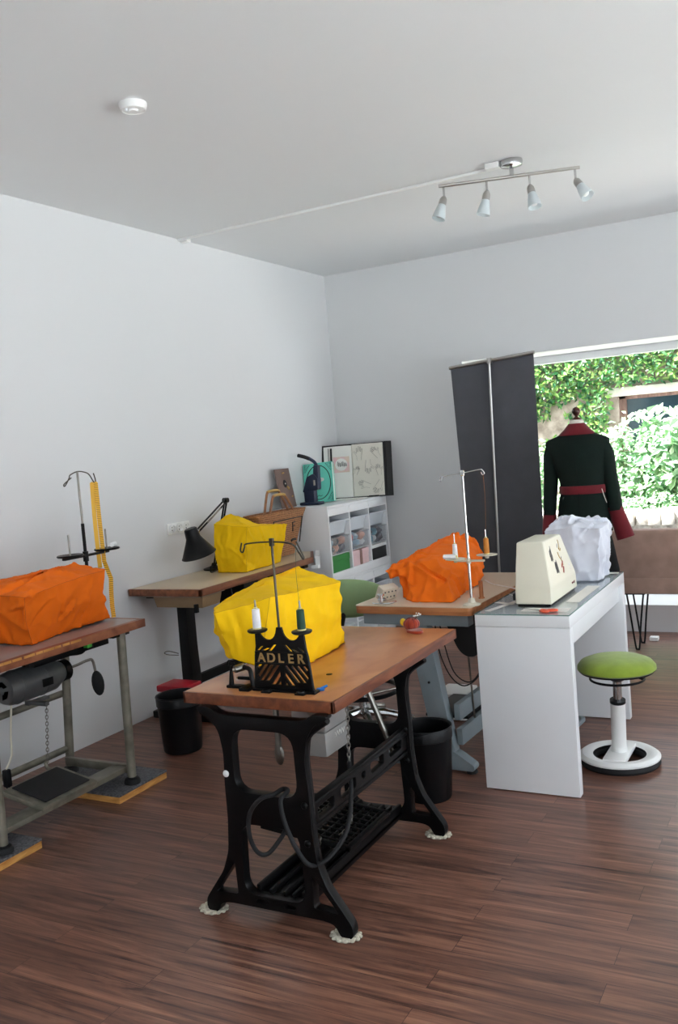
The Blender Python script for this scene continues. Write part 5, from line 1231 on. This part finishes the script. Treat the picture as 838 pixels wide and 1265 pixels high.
# white bagged machine
rings = [[(-1.27, 4.50, .786), (-1.14, 4.49, .786), (-1.03, 4.50, .786), (-1.02, 4.60, .786), (-1.03, 4.72, .786), (-1.14, 4.73, .786), (-1.26, 4.72, .786), (-1.275, 4.61, .786)],
         [(-1.275, 4.48, .92), (-1.14, 4.465, .93), (-1.01, 4.48, .92), (-.995, 4.60, .92), (-1.01, 4.73, .92), (-1.14, 4.75, .92), (-1.28, 4.73, .92), (-1.29, 4.61, .92)],
         [(-1.28, 4.47, 1.045), (-1.14, 4.46, 1.065), (-1.0, 4.47, 1.05), (-.99, 4.60, 1.055), (-1.01, 4.72, 1.06), (-1.14, 4.73, 1.085), (-1.25, 4.70, 1.085), (-1.285, 4.60, 1.055)],
         [(-1.22, 4.56, 1.105), (-1.2, 4.57, 1.108), (-1.17, 4.57, 1.105), (-1.12, 4.6, 1.092), (-1.03, 4.64, 1.072), (-1.04, 4.65, 1.072), (-1.06, 4.65, 1.075), (-1.17, 4.62, 1.105)]]
tag(drape(rings, 'bag_white', 'plastic_cover', amp=.010, seed=8, seams=False), 'white plastic bag over a machine at the far end of the white desk', 'dust cover')
for lb, a, b2, rz in (('long white strip of painted reflection under the near left part of the desk glass', (-1.325, 3.75, 0), (-1.297, 4.03, 0), -.26), ('crossing white strip of painted reflection left of the cream case', (-1.378, 3.925, 0), (-1.275, 3.95, 0), -.45),
                  ('white painted reflection beneath the desk glass at the near right edge', (-1.20, 3.76, 0), (-1.0, 3.84, 0), 0), ('white painted reflection beneath the desk glass right of the cream case', (-1.06, 3.98, 0), (-1.0, 4.40, 0), 0), ('white painted reflection beneath the desk glass behind the white bag', (-1.16, 4.765, 0), (-.99, 4.80, 0), 0)):
    s = MB().box((a[0], a[1], DZ+.0002), (b2[0], b2[1], DZ+.0010), 0, Matrix.Rotation(rz, 3, 'Z'))  # white strips laid on the glass in place of reflections in it
    tag(s.o('glass_reflection', 'paper', smooth=0), lb.replace('under', 'on').replace('beneath', 'on'), 'paper', 'white painted reflections on the desk glass')
t = E('scissors', 'small coral-handled scissors before the cream case on the desk glass', 'scissors', (-1.08, 3.77, DZ))
for x, y, rz in ((-1.062, 3.762, .3), (-1.09, 3.742, -.5)):
    MB().tube([(x+.021*math.cos(a)*math.cos(rz)-.011*math.sin(a)*math.sin(rz), y+.021*math.cos(a)*math.sin(rz)+.011*math.sin(a)*math.cos(rz), DZ+.007) for a in [2*PI*k/20 for k in range(20)]], .005, 8, True).o('handle', 'coral', t)
MB().tube([(-1.085, 3.758, DZ+.007), (-1.11, 3.768, DZ+.007)], .0055, 8).o('shank', 'coral', t)
MB().prism([(-1.105, 3.762), (-1.108, 3.774), (-1.19, 3.80), (-1.192, 3.797)], 'z', DZ+.004, DZ+.007).o('blade', 'chrome', t)
t = E('foot_pedal', 'grey foot pedal on the floor under the far end of the white desk', 'foot pedal', (-1.27, 4.70, 0))
MB().prism(rnd_poly([(-1.34, 4.60), (-1.20, 4.60), (-1.19, 4.74), (-1.33, 4.76)], .03, 4), 'z', 0, .022, .005).o('housing', 'grey_green', t)
MB().prism(rnd_poly([(-1.33, 4.615), (-1.21, 4.615), (-1.20, 4.70), (-1.32, 4.72)], .025, 4), 'z', .022, .032, .004).o('pedal_plate', 'motor_grey', t)

# ================================================================== swivel stool with lime seat
t = E('active_stool', 'round lime-green active stool on white ring base beside the white desk', 'stool', (-.905, 4.165, 0))
bc = (-.905, 4.165); sc_ = (-.882, 4.10)
MB().lathe([(.115, .0), (.172, .0), (.180, .012), (.176, .034), (.11, .034), (.105, .015)], (*bc, 0), 48).o('rubber_ring', 'rubber', t)
MB().lathe([(.118, .034), (.180, .032), (.181, .040), (.165, .052), (.135, .052), (.118, .044)], (*bc, 0), 48).box((bc[0]-.052, bc[1]-.13, .034), (bc[0]+.052, bc[1]+.13, .058), .010).lathe([(.0, .05), (.037, .05), (.036, .072), (.034, .085), (0, .09)], (*bc, 0), 28).o('base_ring', 'white_plastic', t)
b1 = Vector((bc[0], bc[1], .07)); b3 = Vector((sc_[0], sc_[1], .445)); ax = b3-b1
MB().tube([b1, b1+ax*.60], .033, 24).o('column', 'white_plastic', t)
MB().tube([b1+ax*.60, b1+ax*.635], .035, 24).o('column_collar', 'black_plastic', t)
MB().tube([b1+ax*.62, b1+ax*.9], .019, 20).o('gas_spring', 'chrome', t)
MB().lathe([(.02, .40), (.03, .405), (.07, .437), (.0, .44)], (*sc_, 0), 24).o('seat_plate', 'black_plastic', t)
MB().tube([(sc_[0]+.117*math.cos(a), sc_[1]+.117*math.sin(a), .412) for a in [2*PI*k/40 for k in range(40)]], .0055, 8, True).tube([(sc_[0]-.117, sc_[1], .412), (sc_[0]-.06, sc_[1], .432)], .005).tube([(sc_[0]+.117, sc_[1], .412), (sc_[0]+.06, sc_[1], .432)], .005).o('lever_ring', 'black_plastic', t)
MB().lathe([(0, .436), (.12, .437), (.160, .446), (.168, .455), (.160, .452), (0, .445)], (*sc_, 0), 48).o('seat_shell', 'black_plastic', t)
MB().lathe([(0, .445), (.160, .452), (.171, .46), (.170, .474), (.155, .493), (.12, .507), (.07, .514), (0, .516)], (*sc_, 0), 56).o('seat', 'green_seat', t)

# ================================================================== green swivel chair behind the treadle table
gx, gy = -2.27, 4.22
t = E('swivel_chair', 'sage-green upholstered swivel chair with chrome base behind the treadle table', 'chair', (gx, gy, 0), .5)
MB().ball((gx-.02, gy-.02, .745), .26, (.98, .16, .40), 28, Matrix.Rotation(.25, 3, 'Z')).o('backrest', 'green_back', t, 60)
MB().lathe([(0, .44), (.17, .44), (.215, .455), (.22, .48), (.20, .505), (0, .515)], (gx+.03, gy+.12, 0), 40).o('seat', 'green_back', t)
MB().tube(crom([(gx, gy+.10, .43), (gx-.04, gy-.05, .44), (gx-.04, gy-.07, .55), (gx-.02, gy-.03, .70)]), .014, 10).o('back_stem', 'black_plastic', t)
MB().tube([(gx, gy+.05, .09), (gx, gy+.05, .44)], .022, 18).o('column', 'chrome', t)
MB().tube([(gx+.20*math.cos(a), gy+.05+.20*math.sin(a), .235) for a in [2*PI*k/40 for k in range(40)]], .012, 10, True).o('foot_ring', 'black_plastic', t)
for k in range(3): a = k*2.094+.4; MB().tube([(gx, gy+.05, .20), (gx+.20*math.cos(a), gy+.05+.20*math.sin(a), .235)], .007).o('ring_spoke', 'chrome', t)
for k in range(5):
    a = 2*PI*k/5-.9; q = Vector((gx+.27*math.cos(a), gy+.05+.27*math.sin(a), .065))
    l = MB().tube(crom([(gx, gy+.05, .12), (gx+.13*math.cos(a), gy+.05+.13*math.sin(a), .105), q]), [.024]*6+[.02]*6+[.014], 10).o('base_arm', 'chrome', t)
    MB().tube([q+Vector((-.018*math.sin(a), .018*math.cos(a), -.039)), q+Vector((.018*math.sin(a), -.018*math.cos(a), -.039))], .026, 18).o('castor', 'box_grey', l)

# ================================================================== roll-up banner seen from behind
t = E('roll_up_banner', 'charcoal back of a roll-up banner on a pole before the window', 'banner', (-2.12, 6.3, 0))
n = 12; s = MB(); rows = []
for i in range(13):
    z = .09+(2.055-.09)*i/12; f = i/12
    hw = .272+.036*f**.8; y = 6.33-.03*f; cx_ = -2.107+.008*f
    row = []
    for k in range(n+1):
        u = -1+2*k/n; row.append([s.bm.verts.new((cx_+u*hw, y+.05*(1-f)*u*u+d, z+.019*u*f)) for d in (0, .0015)])
    rows.append(row)
for a, b2 in zip(rows, rows[1:]):
    for k in range(n):
        for d in (0, 1): s.bm.faces.new((a[k][d], a[k+1][d], b2[k+1][d], b2[k][d]))
    for k in (0, n): s.bm.faces.new((a[k][0], a[k][1], b2[k][1], b2[k][0]))
for r in (rows[0], rows[-1]):
    for k in range(n): s.bm.faces.new((r[k][0], r[k+1][0], r[k+1][1], r[k][1]))
s.o('cloth', 'banner', t)
MB().tube([(-2.415, 6.295, 2.047), (-1.783, 6.295, 2.087)], .0135, 12).o('top_rail', 'nickel', t)
MB().tube([(-2.150, 6.29, .10), (-2.128, 6.283, 1.1), (-2.105, 6.275, 2.067)], .0085, 10).box((-2.12, 6.265, 2.045), (-2.09, 6.30, 2.085), .004).o('pole', 'nickel', t)
MB().prism(rnd_poly([(6.27, .012), (6.42, .012), (6.41, .08), (6.36, .10), (6.30, .09)], .02), 'x', -2.42, -1.82, .003).box((-2.36, 6.20, 0), (-2.32, 6.46, .013), .003).box((-1.92, 6.20, 0), (-1.88, 6.46, .013), .003).o('cassette', 'nickel', t)

# ================================================================== dressed mannequin
mx_, my = -1.42, 5.92
t = E('mannequin', 'dressmaker mannequin seen from behind in dark green belted jacket', 'mannequin', (mx_, my, 0))
def loft(rings, seg=40):
    """rings = (z, centre x, centre y, half width, half depth)"""
    s = MB(); vs = []
    for z, x, y, a, b2 in rings:
        vs.append([s.bm.verts.new((x+a*math.cos(q)*(abs(math.cos(q))**-.12 if abs(math.cos(q)) > .05 else 1), y+b2*math.sin(q), z)) for q in [2*PI*k/seg for k in range(seg)]])
    for a, b2 in zip(vs, vs[1:]):
        for k in range(seg): s.bm.faces.new((a[k], a[(k+1) % seg], b2[(k+1) % seg], b2[k]))
    s.bm.faces.new(vs[0][::-1]); s.bm.faces.new(vs[-1])
    return s
jk = loft([(.872, mx_, my, .176, .145), (.95, mx_, my, .172, .135), (1.06, mx_+.002, my, .158, .115), (1.13, mx_+.005, my, .145, .102), (1.19, mx_+.005, my, .146, .102), (1.27, mx_, my, .160, .112), (1.35, mx_-.008, my, .178, .118), (1.40, mx_-.014, my, .190, .110), (1.44, mx_-.016, my, .206, .088), (1.462, mx_-.016, my, .205, .068), (1.474, mx_-.016, my, .188, .062), (1.49, mx_-.014, my, .145, .060), (1.51, mx_-.014, my, .095, .058), (1.525, mx_-.015, my, .07, .052)])
j = jk.o('jacket', 'jacket', t, 60)
MB().tube([(mx_-.01, my-.119, 1.36), (mx_+.003, my-.104, 1.16), (mx_, my-.147, .88)], .0016, 5).o('back_seam', 'skirt', j)
for sg, pts, rs_ in ((-1, [(-1.600, my, 1.438), (-1.614, my, 1.37), (-1.622, my+.005, 1.22), (-1.632, my-.005, 1.1), (-1.638, my-.02, .985)], [.032, .046, .047, .044, .04]),
                     (1, [(-1.268, my, 1.434), (-1.252, my, 1.36), (-1.243, my+.005, 1.22), (-1.228, my, 1.12), (-1.215, my-.01, 1.0)], [.032, .046, .047, .046, .044])):
    n_ = 5; P = crom(pts, n_); rr_ = [rs_[min(i//n_, 4)]+(rs_[min(i//n_+1, 4)]-rs_[min(i//n_, 4)])*(i % n_)/n_ for i in range(len(P))]
    MB().ball(pts[0], .033, (1, 1, .7)).tube(P, rr_, 20).o('sleeve', 'jacket', j, 60)
def cuff(top, bot, r0, r1, fl):
    s = MB(); a, b2 = Vector(top), Vector(bot); d = (b2-a).normalized(); u = Vector((d.z, 0, -d.x)).normalized(); w = d.cross(u); vs = []
    for f, r in ((0, r0), (.5, (r0+r1)/2), (1, r1), (1, r1*.93), (.5, (r0+r1)/2*.9), (0.02, r0*.9)):
        c = a.lerp(b2, f); vs.append([s.bm.verts.new(c+u*math.cos(q)*r+w*math.sin(q)*r*fl) for q in [2*PI*k/24 for k in range(24)]])
    for m, n in zip(vs, vs[1:]):
        for k in range(24): s.bm.faces.new((m[k], m[(k+1) % 24], n[(k+1) % 24], n[k]))
    return s
cuff((-1.222, my-.01, 1.03), (-1.163, my-.01, .825), .046, .057, .8).o('cuff', 'wine', j, 60, label='flared wine-red cuff')
cuff((-1.638, my-.02, .995), (-1.645, my-.02, .86), .042, .052, .8).o('cuff', 'wine', j, 60, label='wine-red cuff')
loft([(1.120, mx_+.005, my, .150, .107), (1.128, mx_+.005, my, .1535, .1105), (1.165, mx_+.005, my, .1535, .1105), (1.173, mx_+.005, my, .150, .107)]).o('belt', 'wine', j, 60, label='wine-red belt')
loft([(1.498, mx_-.014, my, .118, .074), (1.503, mx_-.014, my, .117, .075), (1.535, mx_-.012, my, .082, .064), (1.565, mx_-.012, my, .056, .055), (1.571, mx_-.012, my, .052, .052)]).o('collar', 'wine', j, 60, label='wine-red turned collar')
loft([(1.55, mx_-.012, my, .045, .045), (1.578, mx_-.012, my, .047, .047), (1.590, mx_-.012, my, .044, .044), (1.596, mx_-.012, my, .03, .03)]).o('neck', 'cream_cloth', t, 60)
MB().lathe([(.034, 1.594), (.026, 1.602), (.012, 1.612), (.010, 1.618), (.018, 1.626), (.026, 1.640), (.0265, 1.652), (.02, 1.668), (.008, 1.676), (0, 1.677)], (mx_-.010, my, 0), 28).o('finial', 'wood_finial', t)
loft([(.15, mx_, my, .225, .19), (.4, mx_, my, .218, .18), (.63, mx_, my, .20, .165), (.80, mx_, my, .172, .15), (.90, mx_, my, .150, .12)]).o('skirt', 'skirt', t, 60)
loft([(.11, mx_, my, .23, .195), (.16, mx_, my, .228, .193), (.162, mx_, my, .2, .17)]).o('skirt_hem', 'wine', t, 60, label='wine-red skirt hem')
MB().tube([(mx_, my, .02), (mx_, my, .3)], .016, 14).lathe([(0, 0), (.14, 0), (.142, .012), (.03, .03), (0, .03)], (mx_, my, 0), 32).o('stand', 'black_paint', t)
MB().tube(crom([(mx_+.145, my-.10, 1.15), (mx_+.158, my-.10, 1.10), (mx_+.168, my-.09, 1.06)]), .002, 5).o('hanging_cord', 'cream_cloth', j)

# ================================================================== bench by the window
t = E('upholstered_bench', 'taupe upholstered bench seen from behind, on black hairpin legs before the window', 'bench', (-.55, 6.4, 0))
bx0, bx1 = -1.44, .45
MB().box((bx0, 6.285, .392), (bx1, 6.74, .506), .018).o('seat', 'brown_uph', t)
R = Matrix.Rotation(math.radians(2), 3, 'X')
MB().box((bx0, 6.275, .500), (bx1, 6.36, .832), .02, R).o('backrest', 'brown_uph', t)
for x in (-1.21, .22):
    for y, yo in ((6.33, -.03), (6.53, .03)):
        MB().tube(crom([(x-.05, y-.02, .398), (x-.03, y-.008, .20), (x-.012, y, .02), (x, y, .006), (x+.012, y, .02), (x+.03, y+.008, .20), (x+.055, y+.02, .398)], 5), .0062, 8).box((x-.07, y-.045, .390), (x+.075, y+.045, .396), .001).o('hairpin_leg', 'black_paint', t)
t = E('white_block', 'small white block on the floor behind the bench legs', 'block', (-1.15, 6.63, 0))
MB().box((-1.18, 6.60, 0), (-1.12, 6.66, .028), .006).o('block', 'white_plastic', t)
